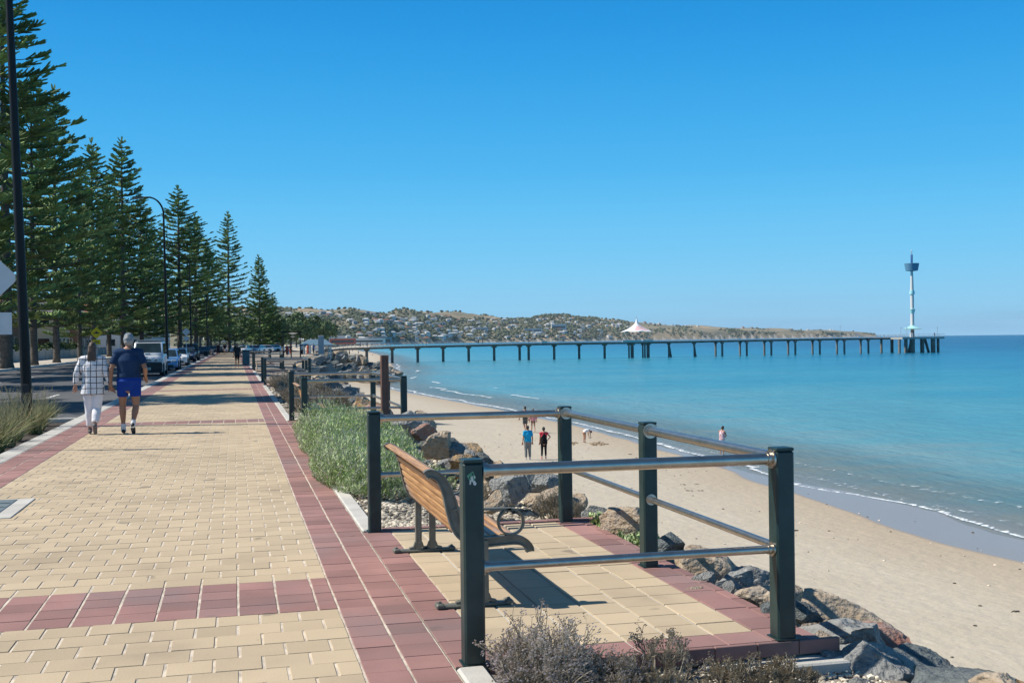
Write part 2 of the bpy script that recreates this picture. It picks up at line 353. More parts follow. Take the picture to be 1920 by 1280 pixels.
mt['hill'] = M('dry_hillside', (.16, .155, .095), .95, col2=(.40, .30, .185), scale=.0045, coords='World', det=6, dirt=(.14, .14, .09), dscale=.012)
mt['bank'] = M('seawall_rubble', (.20, .185, .16), .95, var=.35, scale=2.5, bump=1.0, bscale=9, coords='World', bdist=.1)
gr_ = tag(MB_t.build('ground', [mt['sand'], mt['dirt'], mt['hill'], mt['bank']], smooth=True), 'pale beach sand and the land rising to dry hills across the bay', kind='structure')
wd_ = gr_.data.attributes.new('wd', 'FLOAT', 'POINT'); wd_.data.foreach_set('value', [min(50.0, float(shore(v[1])) - v[0] - float(np.interp(v[1], [0, 27, 31, 36, 42, 54, 80, 2000], [2.5, 3.2, 3.9, 3.4, 2.2, 1.0, .6, 1.5]))) for v in MB_t.v])

# ---------------------------------------------------------------- sea
def water_mat():
    m = bpy.data.materials.new('sea_water'); m.use_nodes = True; N = m.node_tree.nodes; L = m.node_tree.links; p = N['Principled BSDF']
    at = N.new('ShaderNodeAttribute'); at.attribute_name = 'off'
    g = N.new('ShaderNodeNewGeometry')
    mp0 = N.new('ShaderNodeMapping'); mp0.inputs['Scale'].default_value = (.012, .035, 1); L.new(g.outputs['Position'], mp0.inputs[0])
    nb = N.new('ShaderNodeTexNoise'); nb.inputs['Scale'].default_value = 1; nb.inputs['Detail'].default_value = 4; L.new(mp0.outputs[0], nb.inputs['Vector'])
    mm = N.new('ShaderNodeMath'); mm.operation = 'MULTIPLY_ADD'; mm.inputs[1].default_value = .30; L.new(nb.outputs[0], mm.inputs[0])
    mp9 = N.new('ShaderNodeMapping'); mp9.inputs['Scale'].default_value = (.07, .30, 1); mp9.inputs['Rotation'].default_value = (0, 0, .12); L.new(g.outputs['Position'], mp9.inputs[0])
    nb9 = N.new('ShaderNodeTexNoise'); nb9.inputs['Scale'].default_value = 1; nb9.inputs['Detail'].default_value = 6; nb9.inputs['Roughness'].default_value = .65; L.new(mp9.outputs[0], nb9.inputs['Vector'])
    m9 = N.new('ShaderNodeMath'); m9.operation = 'MULTIPLY_ADD'; m9.inputs[1].default_value = .34; m9.inputs[2].default_value = -.32; L.new(nb9.outputs[0], m9.inputs[0]); L.new(m9.outputs[0], mm.inputs[2])
    ad = N.new('ShaderNodeMath'); ad.operation = 'ADD'; L.new(at.outputs['Fac'], ad.inputs[0]); L.new(mm.outputs[0], ad.inputs[1])
    cr = N.new('ShaderNodeValToRGB'); e = cr.color_ramp.elements
    e[0].position = 0; e[0].color = (.24, .27, .22, 1); e[1].position = 1; e[1].color = (.003, .045, .13, 1)
    for pos, col in ((.10, (.17, .27, .28, 1)), (.22, (.095, .275, .32, 1)), (.42, (.034, .225, .31, 1)), (.62, (.010, .145, .26, 1)), (.8, (.003, .068, .165, 1))):
        q = e.new(pos); q.color = col
    L.new(ad.outputs[0], cr.inputs[0]); L.new(cr.outputs[0], p.inputs['Base Color'])
    p.inputs['Roughness'].default_value = .22; p.inputs['IOR'].default_value = 1.33; p.inputs['Specular IOR Level'].default_value = .10
    mp = N.new('ShaderNodeMapping'); mp.inputs['Scale'].default_value = (1.1, .36, 1); mp.inputs['Rotation'].default_value = (0, 0, .25); L.new(g.outputs['Position'], mp.inputs[0])
    n1 = N.new('ShaderNodeTexNoise'); n1.inputs['Scale'].default_value = .9; n1.inputs['Detail'].default_value = 9; n1.inputs['Roughness'].default_value = .62; L.new(mp.outputs[0], n1.inputs['Vector'])
    mp2 = N.new('ShaderNodeMapping'); mp2.inputs['Scale'].default_value = (.10, .035, 1); mp2.inputs['Rotation'].default_value = (0, 0, -.1); L.new(g.outputs['Position'], mp2.inputs[0])
    n2 = N.new('ShaderNodeTexNoise'); n2.inputs['Scale'].default_value = 1; n2.inputs['Detail'].default_value = 5; L.new(mp2.outputs[0], n2.inputs['Vector'])
    sm = N.new('ShaderNodeMath'); sm.operation = 'MULTIPLY_ADD'; sm.inputs[1].default_value = 3.5; L.new(n2.outputs[0], sm.inputs[0]); L.new(n1.outputs[0], sm.inputs[2])
    b = N.new('ShaderNodeBump'); b.inputs['Strength'].default_value = .9; b.inputs['Distance'].default_value = .45; L.new(sm.outputs[0], b.inputs['Height']); L.new(b.outputs[0], p.inputs['Normal'])
    al = N.new('ShaderNodeMapRange'); al.inputs[1].default_value = 0; al.inputs[2].default_value = .16; al.inputs[3].default_value = .25; al.inputs[4].default_value = 1; L.new(at.outputs['Fac'], al.inputs[0]); L.new(al.outputs[0], p.inputs['Alpha'])
    return m
mt['sea'] = water_mat()
W = MB(); offs = []
wth = [a for a in th_list if a > -9]
wr = [8.0]
while wr[-1] < 14000: wr.append(wr[-1] * (1.035 if wr[-1] < 3000 else 1.10))
keep = {}
for i, a in enumerate(wth):
    th = rad(a)
    for j, r in enumerate(wr):
        x, y = r * math.sin(th), r * math.cos(th); off = x - float(shore(y))
        keep[(i, j)] = (off > -6) or r > 8300
        W.v.append((x, y, -5.0)); d = max(0.0, off)
        offs.append(float(np.interp(d, [0, 3, 10, 25, 60, 150, 300, 700, 2500], [0, .06, .15, .26, .40, .59, .76, .91, 1.0])) if r < 8000 else 1.0)
for i in range(len(wth) - 1):
    for j in range(len(wr) - 1):
        if keep[(i, j)] or keep[(i + 1, j)] or keep[(i, j + 1)]:
            a = i * len(wr) + j; W.face((a, a + len(wr), a + len(wr) + 1, a + 1))
wo_ = W.build('sea', mt['sea'], smooth=True); tag(wo_, 'calm turquoise sea turning deep blue towards the horizon', kind='structure')
at = wo_.data.attributes.new('off', 'FLOAT', 'POINT'); at.data.foreach_set('value', offs)

# foam: lacy lines of broken wave where the water meets the sand
def foam_mat():
    m = bpy.data.materials.new('foam'); m.use_nodes = True; N = m.node_tree.nodes; L = m.node_tree.links; p = N['Principled BSDF']
    p.inputs['Base Color'].default_value = (.82, .85, .86, 1); p.inputs['Roughness'].default_value = .6
    at = N.new('ShaderNodeAttribute'); at.attribute_name = 'edge'; g = N.new('ShaderNodeNewGeometry')
    n = N.new('ShaderNodeTexNoise'); n.inputs['Scale'].default_value = 3.0; n.inputs['Detail'].default_value = 8; n.inputs['Distortion'].default_value = 1.2; L.new(g.outputs['Position'], n.inputs['Vector'])
    a = N.new('ShaderNodeMath'); a.operation = 'MULTIPLY_ADD'; a.inputs[1].default_value = .62; L.new(at.outputs['Fac'], a.inputs[0]); L.new(n.outputs[0], a.inputs[2])
    r = N.new('ShaderNodeMapRange'); r.inputs[1].default_value = .88; r.inputs[2].default_value = 1.12; L.new(a.outputs[0], r.inputs[0]); L.new(r.outputs[0], p.inputs['Alpha'])
    return m
mt['foam'] = foam_mat()
def foam_strip(ys, xoff, wid, mb, ed, z=-4.985):
    base = len(mb.v); n = 7
    for y in ys:
        sx = float(shore(y)) + xoff + .7 * hnoise(0, y, 7, xoff) + .22 * hnoise(0, y, 1.7, xoff)
        w = wid * (.55 + .9 * abs(hnoise(3, y, 4, xoff))); zz = z
        for k in range(n):
            u = k / (n - 1); mb.v.append((sx + (u - .12) * w, y, zz + .035 * math.sin(u * 3.14) + .004)); ed.append(max(0.0, (1 - abs(u - .14) / (.14 if u < .14 else .86))) ** 1.6)
    for i in range(len(ys) - 1):
        for k in range(n - 1):
            a = base + i * n + k; mb.face((a, a + 1, a + n + 1, a + n))
fm = MB(); ed = []
foam_strip(np.arange(24, 52, .25), .0, 1.1, fm, ed)
e0 = len(ed); foam_strip(np.arange(24, 62, .25), 1.0, 3.2, fm, ed, -4.975); foam_strip(np.arange(24, 58, .25), 3.4, 3.6, fm, ed, -4.97); foam_strip(np.arange(62, 110, .4), 2.5, 3.5, fm, ed, -4.97)
for q_ in range(e0, len(ed)): ed[q_] *= .60
foam_strip(np.arange(52, 100, .4), 0.2, 1.8, fm, ed)
foam_strip(np.arange(100, 330, 1.0), .5, 2.5, fm, ed); foam_strip(np.arange(125, 150, .5), 5, 2.2, fm, ed, -4.95)
for y0, y1, xo, w in ((150, 158, 6, 3.2), (120, 131, 9, 2.0), (172, 180, 9, 3.5), (196, 206, 6, 4), (240, 252, 5, 5), (150, 152, 13, 2.4)):
    foam_strip(np.arange(y0, y1, .4), xo, w, fm, ed, -4.94)
fo = fm.build('wave_foam', mt['foam'], smooth=True); a_ = fo.data.attributes.new('edge', 'FLOAT', 'POINT'); a_.data.foreach_set('value', ed)
tag(fo, 'thin white foam of small waves breaking along the sand', 'foam', kind='stuff')

# ---------------------------------------------------------------- path, road, kerbs
def brick(mb, x0, x1, y0, y1, m, z=0.0, jit=.002, ch=True):
    j = lambda: U(-jit, jit)
    zz = z + U(-.0018, .0018); t = U(.91, 1.07) if m == 0 else U(.84, 1.14)
    if U(0, 1) < .03: t *= .90
    p = [(x0 + j(), y0 + j() * .5), (x1 + j(), y0 + j() * .5), (x1 + j(), y1 + j() * .5), (x0 + j(), y1 + j() * .5)]
    if not ch:
        mb.quad(*[(a, b, zz) for a, b in p], m=m, t=t); return
    cx, cy = (x0 + x1) / 2, (y0 + y1) / 2; n = len(mb.v); c = .004
    q = [(a + (c if a < cx else -c), b + (c * .6 if b < cy else -c * .6)) for a, b in p]
    mb.v += [(a, b, zz - .006) for a, b in p] + [(a, b, zz) for a, b in q]
    mb.face((n + 4, n + 5, n + 6, n + 7), m, t)
    for i in range(4): mb.face((n + i, n + (i + 1) % 4, n + 4 + (i + 1) % 4, n + 4 + i), m, t * .95)
PY_ = .2285
P = MB()
P.mi = 2; P.quad((-3.13, -2, -.0042), (1.03, -2, -.0042), (1.03, 205, -.0042), (-3.13, 205, -.0042)); P.mi = 0
row = 0; y = 1.316
while y < 204:
    ch = y < 34; inb = ((y - 6.8 + 8.3 * 0 + .02) % 16.62) < 4 * PY_ - .02 and y > 6
    jy = .0035
    # borders
    for bx, n_, w in ((-3.12, 2, .268), (.592, 2, .219)):
        for k in range(n_): brick(P, bx + k * w + .005, bx + (k + 1) * w - .006, y + jy / 2, y + PY_ - jy / 2, 1, ch=ch)
    w = .2345; x0 = -2.583
    if inb:
        x = x0 + .02; col = 1
        edges = [x0]; e = .59 - .1155
        while e > x0 + .1: edges.append(e); e -= w
        edges = sorted(edges) + [.592]
    else:
        col = 0; off = .592 - (w if row % 2 else w * .5); edges = []; e = off
        while e > x0 + .05: edges.append(e + U(-.006, .006)); e -= w
        edges = [x0] + sorted(edges) + [.592]
        row += 1
    for a, b in zip(edges[:-1], edges[1:]): brick(P, a + .005, b - .006, y + jy / 2, y + PY_ - jy / 2, col, ch=ch)
    y += PY_
tag(P.build('path', [mt['yel'], mt['red'], mt['sandjoint']]), 'esplanade footpath of cream pavers with dark red border and cross bands', kind='structure')

BAYS = [(5.45, 9.48), (19.15, 23.55), (44.0, 48.2), (68.0, 72.2), (92.0, 96.2)]
K = MB()
def strip(mb, x0, x1, y0, y1, z0, z1, seg=2.4, gap=.008, bev=.012):
    y = y0
    while y < y1 - .05:
        e = min(y + seg, y1); mb.box(((x0 + x1) / 2 + U(-.004, .004), (y + e) / 2, (z0 + z1) / 2 + U(-.003, .003)), (x1 - x0, e - y - gap, z1 - z0), bev=bev); y = e
strip(K, -3.42, -3.125, 0, 205, -.30, .004)
tag(K.build('kerb', mt['conc']), 'concrete kerb between the red path border and the road', kind='structure')
K = MB(); ys = 0.0
for a, b in BAYS + [(205, 206)]:
    strip(K, 1.035, 1.175, ys, a - .06, -.22, .006, seg=1.9); ys = b + .06
tag(K.build('edging', mt['conc']), 'pale concrete edging strip on the seaward side of the path', kind='structure')
R_ = MB()
R_.quad((-15.8, -25, -.15), (-3.42, -25, -.15), (-3.42, 230, -.15), (-15.8, 230, -.15)); R_.quad((-60, 230, -.15), (14, 230, -.15), (14, 420, -.15), (-60, 420, -.15))
tag(R_.build('road', mt['asph']), 'grey asphalt road beside the esplanade path', kind='structure')
R_ = MB()
for y in np.arange(28, 200, 6.2): R_.quad((-6.2, y, -.146), (-6.09, y, -.146), (-6.09, y + 2.6, -.146), (-6.2, y + 2.6, -.146))
for y in np.arange(20, 220, 9): R_.quad((-11.1, y, -.146), (-10.99, y, -.146), (-10.99, y + 3, -.146), (-11.1, y + 3, -.146))
tag(R_.build('road_markings', mt['paint']), 'white dashed lane markings on the road', kind='structure')
K = MB(); strip(K, -16.0, -15.8, 10, 230, -.3, 0.0, seg=3); tag(K.build('kerb', mt['conc']), 'far kerb of the road below the pine trees', kind='structure')
mt['fpath'] = M('far_footpath', (.50, .45, .38), .9, var=.15, scale=.8, coords='World', dirt=(.30, .27, .2), dscale=.3)
K = MB(); K.quad((-22, -20, -.03), (-16, -20, -.03), (-16, 230, -.03), (-22, 230, -.03)); tag(K.build('pavement', mt['fpath']), 'sandy footpath on the far side of the road', kind='structure')
# kerbed planting bed bulging into the road
K = MB(); K.box((-4.85, 26.42, -.14), (2.9, .16, .30), bev=.02); K.box((-6.22, 20, -.14), (.16, 12.7, .30), bev=.02)
tag(K.build('kerb', mt['conc']), 'kerb round the grass planting bed', kind='structure')
mt['mulch'] = M('bark_mulch', (.055, .042, .032), .95, var=.5, scale=12, bump=1, bscale=50, coords='World', bdist=.03, dirt=(.12, .10, .08), dscale=6)
K = MB(); n = 24
for i in range(n):
    for j in range(n * 3):
        def hz(a, b): x = -6.14 + 2.72 * a / n; y = 12 + 14.35 * b / (n * 3); return (x, y, -.09 + .035 * noise.noise(Vector((x * 3, y * 3, 0))))
        K.quad(hz(i, j), hz(i + 1, j), hz(i + 1, j + 1), hz(i, j + 1))
tag(K.build('planting_bed', mt['mulch'], smooth=True), 'dark bark mulch bed beside the path kerb', kind='structure')
# pit lid at the left
t = thing('pit_lid', (-2.33, 11.92, 0), 'grey concrete and steel service pit lid set in the cream pavers at the left edge', 'pit lid')
b = MB(); b.box((-.02, 0, .004), (.62, 1.35, .014), bev=.004); b.build('frame', mt['conc'], t)
b = MB(); b.box((-.07, 0, .0125), (.40, 1.18, .012), bev=.003)
for q in (-.3, 0, .3): b.box((-.07, q, .0215), (.36, .02, .006))
b.build('lid', M('pit_steel', (.22, .26, .26), .45, metal=.3, var=.2), t)

# garden bed on the seaward side of the path
mt['soil'] = M('bed_soil', (.30, .26, .21), .95, var=.3, scale=5, bump=.8, bscale=40, coords='World', bdist=.02, dirt=(.15, .12, .09), dscale=2.2)
def bedz(x, y): return -.05 - .06 * max(0, x - 1.2) + .03 * noise.noise(Vector((x * 1.6, y * 1.6, 2)))
K = MB(); nx = 10
ysl = list(np.arange(1.5, 60, .3)) + list(np.arange(60, 200, 2.0))
for j in range(len(ysl) - 1):
    for i in range(nx):
        ya, yb = ysl[j], ysl[j + 1]; wa, wb = float(crest(ya)) + .15 - 1.17, float(crest(yb)) + .15 - 1.17
        q = [(1.17 + wa * i / nx, ya), (1.17 + wa * (i + 1) / nx, ya), (1.17 + wb * (i + 1) / nx, yb), (1.17 + wb * i / nx, yb)]
        K.quad(*[(a, b, bedz(min(a, 4), b)) for a, b in q])
tag(K.build('garden_bed', mt['soil'], smooth=True), 'strip of stony soil between the path and the seawall rocks', kind='structure')

# ---------------------------------------------------------------- lookout bays: paving, railings, benches
def bay_paving(y0, y1, lab):
    mb = MB(); a = y0 - .04; b = y1 - .01; ch = y0 < 30
    mb.mi = 2; mb.box((1.985, (a + b) / 2, -.055), (1.89, b - a - .02, .095)); mb.mi = 0
    y = a
    while y < b - .1:
        e = min(y + .24, b); brick(mb, 1.036, 1.262, y + .003, e - .003, 1, ch=ch); brick(mb, 2.735, 2.94, y + .002, e - .002, 1, ch=ch); y = e
    cw = (2.735 - 1.262) / 6
    for k in range(6):
        x0 = 1.262 + cw * k; y = a + .21; first = .24 * U(.3, 1)
        brick(mb, x0 + .003, x0 + cw - .003, a + .002, y - .003, 1, ch=ch)
        while y < b - .02:
            e = min(y + first, b); first = .243; brick(mb, x0 + .006, x0 + cw - .006, y + .002, e - .002, 0, ch=ch); y = e
    x = 1.2
    while x < 3.0:      # red edging bricks at both ends
        mb.mi = 1; mb.ti = U(.8, 1.1)
        mb.box((x + .12, b + .06, -.03), (.236, .09, .085), bev=.004); mb.box((x + .12, a - .012, -.040), (.236, .03, .074), bev=.003); x += .24
    y = a
    while y < b - .1: mb.ti = U(.8, 1.1); mb.box((2.985, y + .12, -.044), (.085, .232, .078), bev=.01); y += .24
    mb.mi = 2; mb.ti = 1.0
    mb.box((2.72, a + .02, -.19), (.78, .36, .20), bev=.01)
    tag(mb.build('paving', [mt['yel'], mt['red'], mt['conc']]), lab, kind='structure')
HP = 1.02
def post_part(t, x, y, cap=True):
    b = MB(); b.box((x, y, HP / 2 - .012), (.105, .105, HP - .02), bev=.010); b.box((x, y, .004), (.125, .125, .008))
    o = b.build('post', mt['postg'], t); c = MB(); c.box((x, y, HP - .014), (.103, .103, .018), bev=.004); c.build('cap', mt['postg'], o)
def rail_part(t, p, q, z, r, nm):
    d = (Vector(q) - Vector(p)).normalized(); a = Vector((*p, z)) + Vector((*d, 0)) * .055; e = Vector((*q, z)) - Vector((*d, 0)) * .055
    b = MB(); b.tube([a, e], r, n=20)
    for s_, k in ((a, 1), (e, -1)):
        b.tube([s_, s_ + Vector((*d, 0)) * .03 * k], r * 1.18, n=20); b.tube([s_ - Vector((*d, 0)) * .003 * k, s_ + Vector((*d, 0)) * .007 * k], r * 1.75, n=20)
    autosmooth(b.build(nm, mt['steel'], t), 40)
def railing(y0, y1, lab):
    xl, xr = 1.135, 2.82; ym = (y0 + y1) / 2 - .03
    t = thing('railing', (0, 0, 0), lab, 'railing', 'railings round the seaside lookout bays')
    pts = [(xl, y0), (xr, y0), (xr, ym), (xr, y1), (xl, y1)]
    for p in pts: post_part(t, *p)
    for p, q in zip(pts[:-1], pts[1:]): rail_part(t, p, q, .955, .030, 'top_rail'); rail_part(t, p, q, .475, .022, 'lower_rail')
    return t
def bench(y0, y1, lab):
    t = thing('bench', (1.38, (y0 + y1) / 2, 0), lab, 'bench', 'timber benches in the lookout bays')
    yo = (y1 - y0) / 2; X = lambda x: x - 1.38
    path = [(1.098, .800), (1.12, .811), (1.155, .803), (1.19, .775), (1.222, .718), (1.245, .645), (1.268, .55), (1.295, .47), (1.345, .412), (1.43, .386), (1.54, .388), (1.64, .390), (1.695, .375), (1.73, .342), (1.738, .312)]
    # smooth the path
    Pv = [Vector((X(a), b)) for a, b in path]; sm = []
    for i in range(len(Pv) - 1):
        p0, p1, p2, p3 = Pv[max(i - 1, 0)], Pv[i], Pv[i + 1], Pv[min(i + 2, len(Pv) - 1)]
        for k in range(4):
            u = k / 4; sm.append(.5 * ((2 * p1) + (p2 - p0) * u + (2 * p0 - 5 * p1 + 4 * p2 - p3) * u * u + (3 * p1 - p0 - 3 * p2 + p3) * u ** 3))
    sm.append(Pv[-1])
    L_ = [0]
    for i in range(1, len(sm)): L_.append(L_[-1] + (sm[i] - sm[i - 1]).length)
    def at_(s):
        x = np.interp(s, L_, [p.x for p in sm]); z = np.interp(s, L_, [p.y for p in sm]); x2 = np.interp(s + .004, L_, [p.x for p in sm]); z2 = np.interp(s + .004, L_, [p.y for p in sm]); x1 = np.interp(s - .004, L_, [p.x for p in sm]); z1 = np.interp(s - .004, L_, [p.y for p in sm])
        return Vector((x, z)), Vector((x2 - x1, z2 - z1)).normalized()
    for sg in (-1, 1):
        yy = sg * yo; fr = MB(); w = .024
        M4 = Matrix.Translation((0, yy, 0))
        base = len(fr.v); ns = len(sm)
        for i, p in enumerate(sm):
            tg = (sm[min(i + 1, ns - 1)] - sm[max(i - 1, 0)]).normalized(); nn = Vector((-tg.y, tg.x)); u = L_[i] / L_[-1]
            hw = float(np.interp(u, [0, .12, .3, .45, .6, .85, 1], [.024, .028, .040, .038, .030, .029, .024]))
            for (yo_, k_) in ((-w, -1), (w, -1), (w, -.72), (w - .012, -.6), (w - .012, .6), (w, .72), (w, 1), (-w, 1), (-w, .72), (-w + .012, .6), (-w + .012, -.6), (-w, -.72)):
                q = p + nn * (hw * k_); fr.v.append((q.x, yy + yo_, q.y))
        for i in range(ns - 1):
            for k_ in range(12): k2_ = (k_ + 1) % 12; fr.face((base + i * 12 + k_, base + (i + 1) * 12 + k_, base + (i + 1) * 12 + k2_, base + i * 12 + k2_))
        fr.face([base + k_ for k_ in range(12)]); fr.face([base + (ns - 1) * 12 + k_ for k_ in reversed(range(12))])
        # pedestal: foot plate, two uprights with flared roots
        fr.box((X(1.385), yy, .012), (.44, .07, .022), bev=.008); fr.box((X(1.175), yy, .018), (.05, .085, .03), bev=.008); fr.box((X(1.6), yy, .018), (.05, .085, .03), bev=.008)
        for ux in (1.345, 1.452):
            fr.sweep([(X(ux), .02), (X(ux), .395)], [(-.026, -.022), (.026, -.022), (.026, .022), (-.026, .022)], mat=M4)
            for sd in (-1, 1):
                fr.sweep([(X(ux) + sd * .07, .026), (X(ux) + sd * .035, .036), (X(ux) + sd * .02, .075)], [(-.02, -.008), (.02, -.008), (.02, .008), (-.02, .008)], mat=M4)
        if sg > 0: pass
        o = fr.build('end_frame', mt['iron'], t)
        ar = MB(); ring = [(X(1.62) + .078 * math.cos(a), .500 + .078 * math.sin(a)) for a in np.linspace(math.pi / 2, math.pi / 2 - 2 * math.pi, 33)]
        ar.sweep([(X(1.268), .592), (X(1.40), .585), (X(1.54), .582)] + ring, [(-.022, -.006), (.022, -.006), (.022, .006), (-.022, .006)], mat=M4)
        ar.build('armrest', mt['iron'], t)
        # raised cast marks on the outer face of the landward upright
        cm = MB()
        for k in range(17):
            zc = .075 + k * .0155; cm.box((X(1.345) + U(-.004, .004), yy - .0275, zc), (U(.008, .016), .003, .008))
        cm.build('cast_lettering', M('worn_casting', (.30, .31, .28), .5), o)
        for bx in (1.175, 1.6): bl = MB(); bl.lathe([(.011, .03), (.011, .042), (.004, .045)], (X(bx), yy, 0), n=6); bl.build('bolt', mt['iron'], o)
    def slats(s0, s1, n_, nm, th=.024, off=.006):
        mb = MB(); step = (s1 - s0) / n_
        for k in range(n_):
            a = s0 + k * step + .004; b_ = s0 + (k + 1) * step - .004; base = len(mb.v); ns = 4; ln = yo - .024
            for i in range(ns + 1):
                p, tg = at_(lerp(a, b_, i / ns)); nn = Vector((-tg.y, tg.x)); r = .004 if i in (0, ns) else 0
                for (yy, q) in ((-ln, -th / 2 + r), (ln, -th / 2 + r), (ln, th / 2 - r), (-ln, th / 2 - r)):
                    c = p + nn * (q + off); mb.v.append((c.x, yy, c.y))
            for i in range(ns):
                for k2 in range(4): k3 = (k2 + 1) % 4; mb.face((base + i * 4 + k2, base + i * 4 + k3, base + (i + 1) * 4 + k3, base + (i + 1) * 4 + k2))
            mb.face([base + i for i in (3, 2, 1, 0)]); mb.face([base + ns * 4 + i for i in range(4)])
        return mb
    mbk = slats(.004, .125, 1, '', off=.012)
    for (a, b_, n_) in ((.132, .19, 1), (.195, .475, 5)):
        m2 = slats(a, b_, n_, '', off=-.018); n0 = len(mbk.v); mbk.v += m2.v
        for f in m2.f: mbk.face([i + n0 for i in f])
    mbk.build('backrest', mt['wood'], t)
    slats(.515, L_[-1] - .13, 6, '', off=.022).build('seat', mt['wood'], t)
    ti = MB(); ti.tube([(X(1.30), -yo, .47), (X(1.30), yo, .47)], .012); ti.tube([(X(1.55), -yo, .375), (X(1.55), yo, .375)], .012); ti.build('tie_bar', mt['iron'], t)
    return t
labs = ['green posted steel railing round the nearest lookout bay with the bench', 'second railing beyond the green bush, behind the brown post', 'third railing along the path, seen small past the second one', 'fourth railing, small and far along the path', 'farthest small railing near the end of the path']
for i, (a, b) in enumerate(BAYS):
    bay_paving(a, b, ['red edged cream paving of the nearest lookout bay', 'paving of the second lookout bay', 'paving of the third lookout bay', 'paving of the fourth lookout bay', 'paving of the farthest lookout bay'][i])
    railing(a, b, labs[i])
bench(6.62, 8.46, 'timber slat bench with grey iron ends facing the sea in the nearest bay')
bench(20.35, 22.2, 'timber slat bench in the second lookout bay beyond the green bush')
# torn sticker on the near post
s_ = MB(); z0 = .945; fy = 5.45 - .0535
cx = 1.128
s_.mi = 0; s_.prism([(0, 0)], 0, 0) if False else None
def flat(mb, pts, m, y): n = len(mb.v); mb.v += [(a, y, b) for a, b in pts]; mb.face(range(n, n + len(pts)), m)
flat(s_, [(cx - .027, .938), (cx + .005, .96), (cx + .018, .925), (cx + .004, .905), (cx - .012, .912)], 0, fy)
for pts in ([(cx - .008, .93), (cx + .002, .936), (cx + .006, .915), (cx - .002, .905)], [(cx - .013, .915), (cx - .005, .918), (cx - .006, .897), (cx - .013, .893)], [(cx + .002, .91), (cx + .012, .914), (cx + .022, .898), (cx + .016, .888), (cx + .006, .893)], [(cx + .008, .935), (cx + .014, .938), (cx + .017, .928), (cx + .011, .922)]):
    flat(s_, pts, 1, fy - .0007)
for pts in ([(cx - .004, .945), (cx + .004, .952), (cx + .008, .942), (cx + .001, .937)], [(cx - .014, .935), (cx - .009, .936), (cx - .011, .922), (cx - .015, .925)]):
    flat(s_, pts, 2, fy - .0011)
tag(s_.build('sticker', [M('sticker_green', (.10, .30, .18), .6), M('sticker_white', (.6, .63, .6), .6), M('sticker_ink', (.02, .05, .03), .6)]), 'torn green and white sticker on the near post of the railing', 'sticker')
# tall brown steel post
b = MB(); b.box((0, 0, .62), (.055, .13, 1.56), bev=.004); b.box((.04, 0, .62), (.03, .15, 1.56), bev=.004); b.box((-.04, 0, .62), (.03, .15, 1.56), bev=.004)
tag(b.build('steel_post', mt['brownp'], loc=(2.2, 16.9, 0)), 'tall square reddish brown post in the garden before the second railing', 'post')
# path bollard / bin far along
t = thing('litter_bin', (.86, 88, 0), 'small dark grey litter bin beside the far walker', 'bin')
b = MB(); b.box((0, 0, .52), (.55, .55, 1.0), bev=.04); b.build('body', M('bin_grey', (.10, .14, .15), .5), t); b = MB(); b.box((0, 0, 1.06), (.6, .6, .08), bev=.03); b.build('lid', mt['postg'], t)
# small pale seat between path and bed, far
b = MB(); pp = [(0, 0, .0), (.04, 0, .35), (.0, 0, .62), (.3, 0, .66), (.5, 0, .4), (.52, 0, 0)]
for q in (-.5, 0, .5): b.tube([(x, q, z) for x, _, z in pp], .035, n=8)
for k in range(6): b.box((.10 + .07 * k, 0, .60 - .03 * abs(k - 2)), (.05, 1.15, .03))
tag(b.build('rack', M('pale_timber', (.42, .34, .26), .8), loc=(1.22, 66.0, 0)), 'small pale slatted rack beside the path before the far bay', 'rack')

# ---------------------------------------------------------------- boulders of the seawall
def rock_mat(name, c1, c2, dirt):
    return M(name, c1, .88, col2=c2, scale=3.4, det=10, bump=.75, bscale=9, bdist=.05, dirt=dirt, dscale=3.2)
RM = {'grey': rock_mat('grey_stone', (.17, .175, .17), (.38, .38, .355), (.10, .11, .11)),
      'tan': rock_mat('tan_stone', (.30, .22, .14), (.50, .42, .32), (.16, .145, .13)),
      'ochre': rock_mat('ochre_stone', (.34, .19, .07), (.44, .34, .22), (.15, .13, .11)),
      'dark': rock_mat('dark_blue_grey_stone', (.065, .08, .085), (.21, .23, .22), (.04, .05, .055)),
      'pink': rock_mat('reddish_stone', (.26, .12, .085), (.35, .28, .24), (.17, .15, .14))}
def rock_mesh(seed, mat):
    rr = random.Random(seed); vs, fs = ICO[3]; V = [Vector(v) for v in vs]
    pl = [(Vector((rr.gauss(0, 1), rr.gauss(0, 1), rr.gauss(0, 1))).normalized(), rr.uniform(.42, .80)) for _ in range(15)]
    o = seed * 3.7
    for i, v in enumerate(V):
        for n, d in pl:
            k = v.dot(n) - d
            if k > 0: v = v - n * k * .98
        v = v * (1 + .16 * noise.noise(v * 1.7 + Vector((o, 0, 0))) + .06 * noise.noise(v * 4 + Vector((o, 0, 0))) + .035 * noise.noise(v * 11 + Vector((o, 0, 0))) + .02 * noise.noise(v * 23 + Vector((o, 0, 0))))
        V[i] = v
    me = bpy.data.meshes.new('boulder'); me.from_pydata([tuple(v) for v in V], [], fs); me.materials.append(mat)
    me.polygons.foreach_set('use_smooth', [True] * len(me.polygons))
    try: me.set_sharp_from_angle(angle=rad(14))
    except Exception: pass
    return me
ROCKS = {k: [rock_mesh(i * 7 + hash(k) % 1 + ord(k[0]), RM[k]) for i in range(4)] for k in RM}
KD = {'grey': 'grey angular', 'tan': 'pale tan', 'ochre': 'ochre orange', 'dark': 'dark blue grey', 'pink': 'reddish brown'}
NROCK = [0]
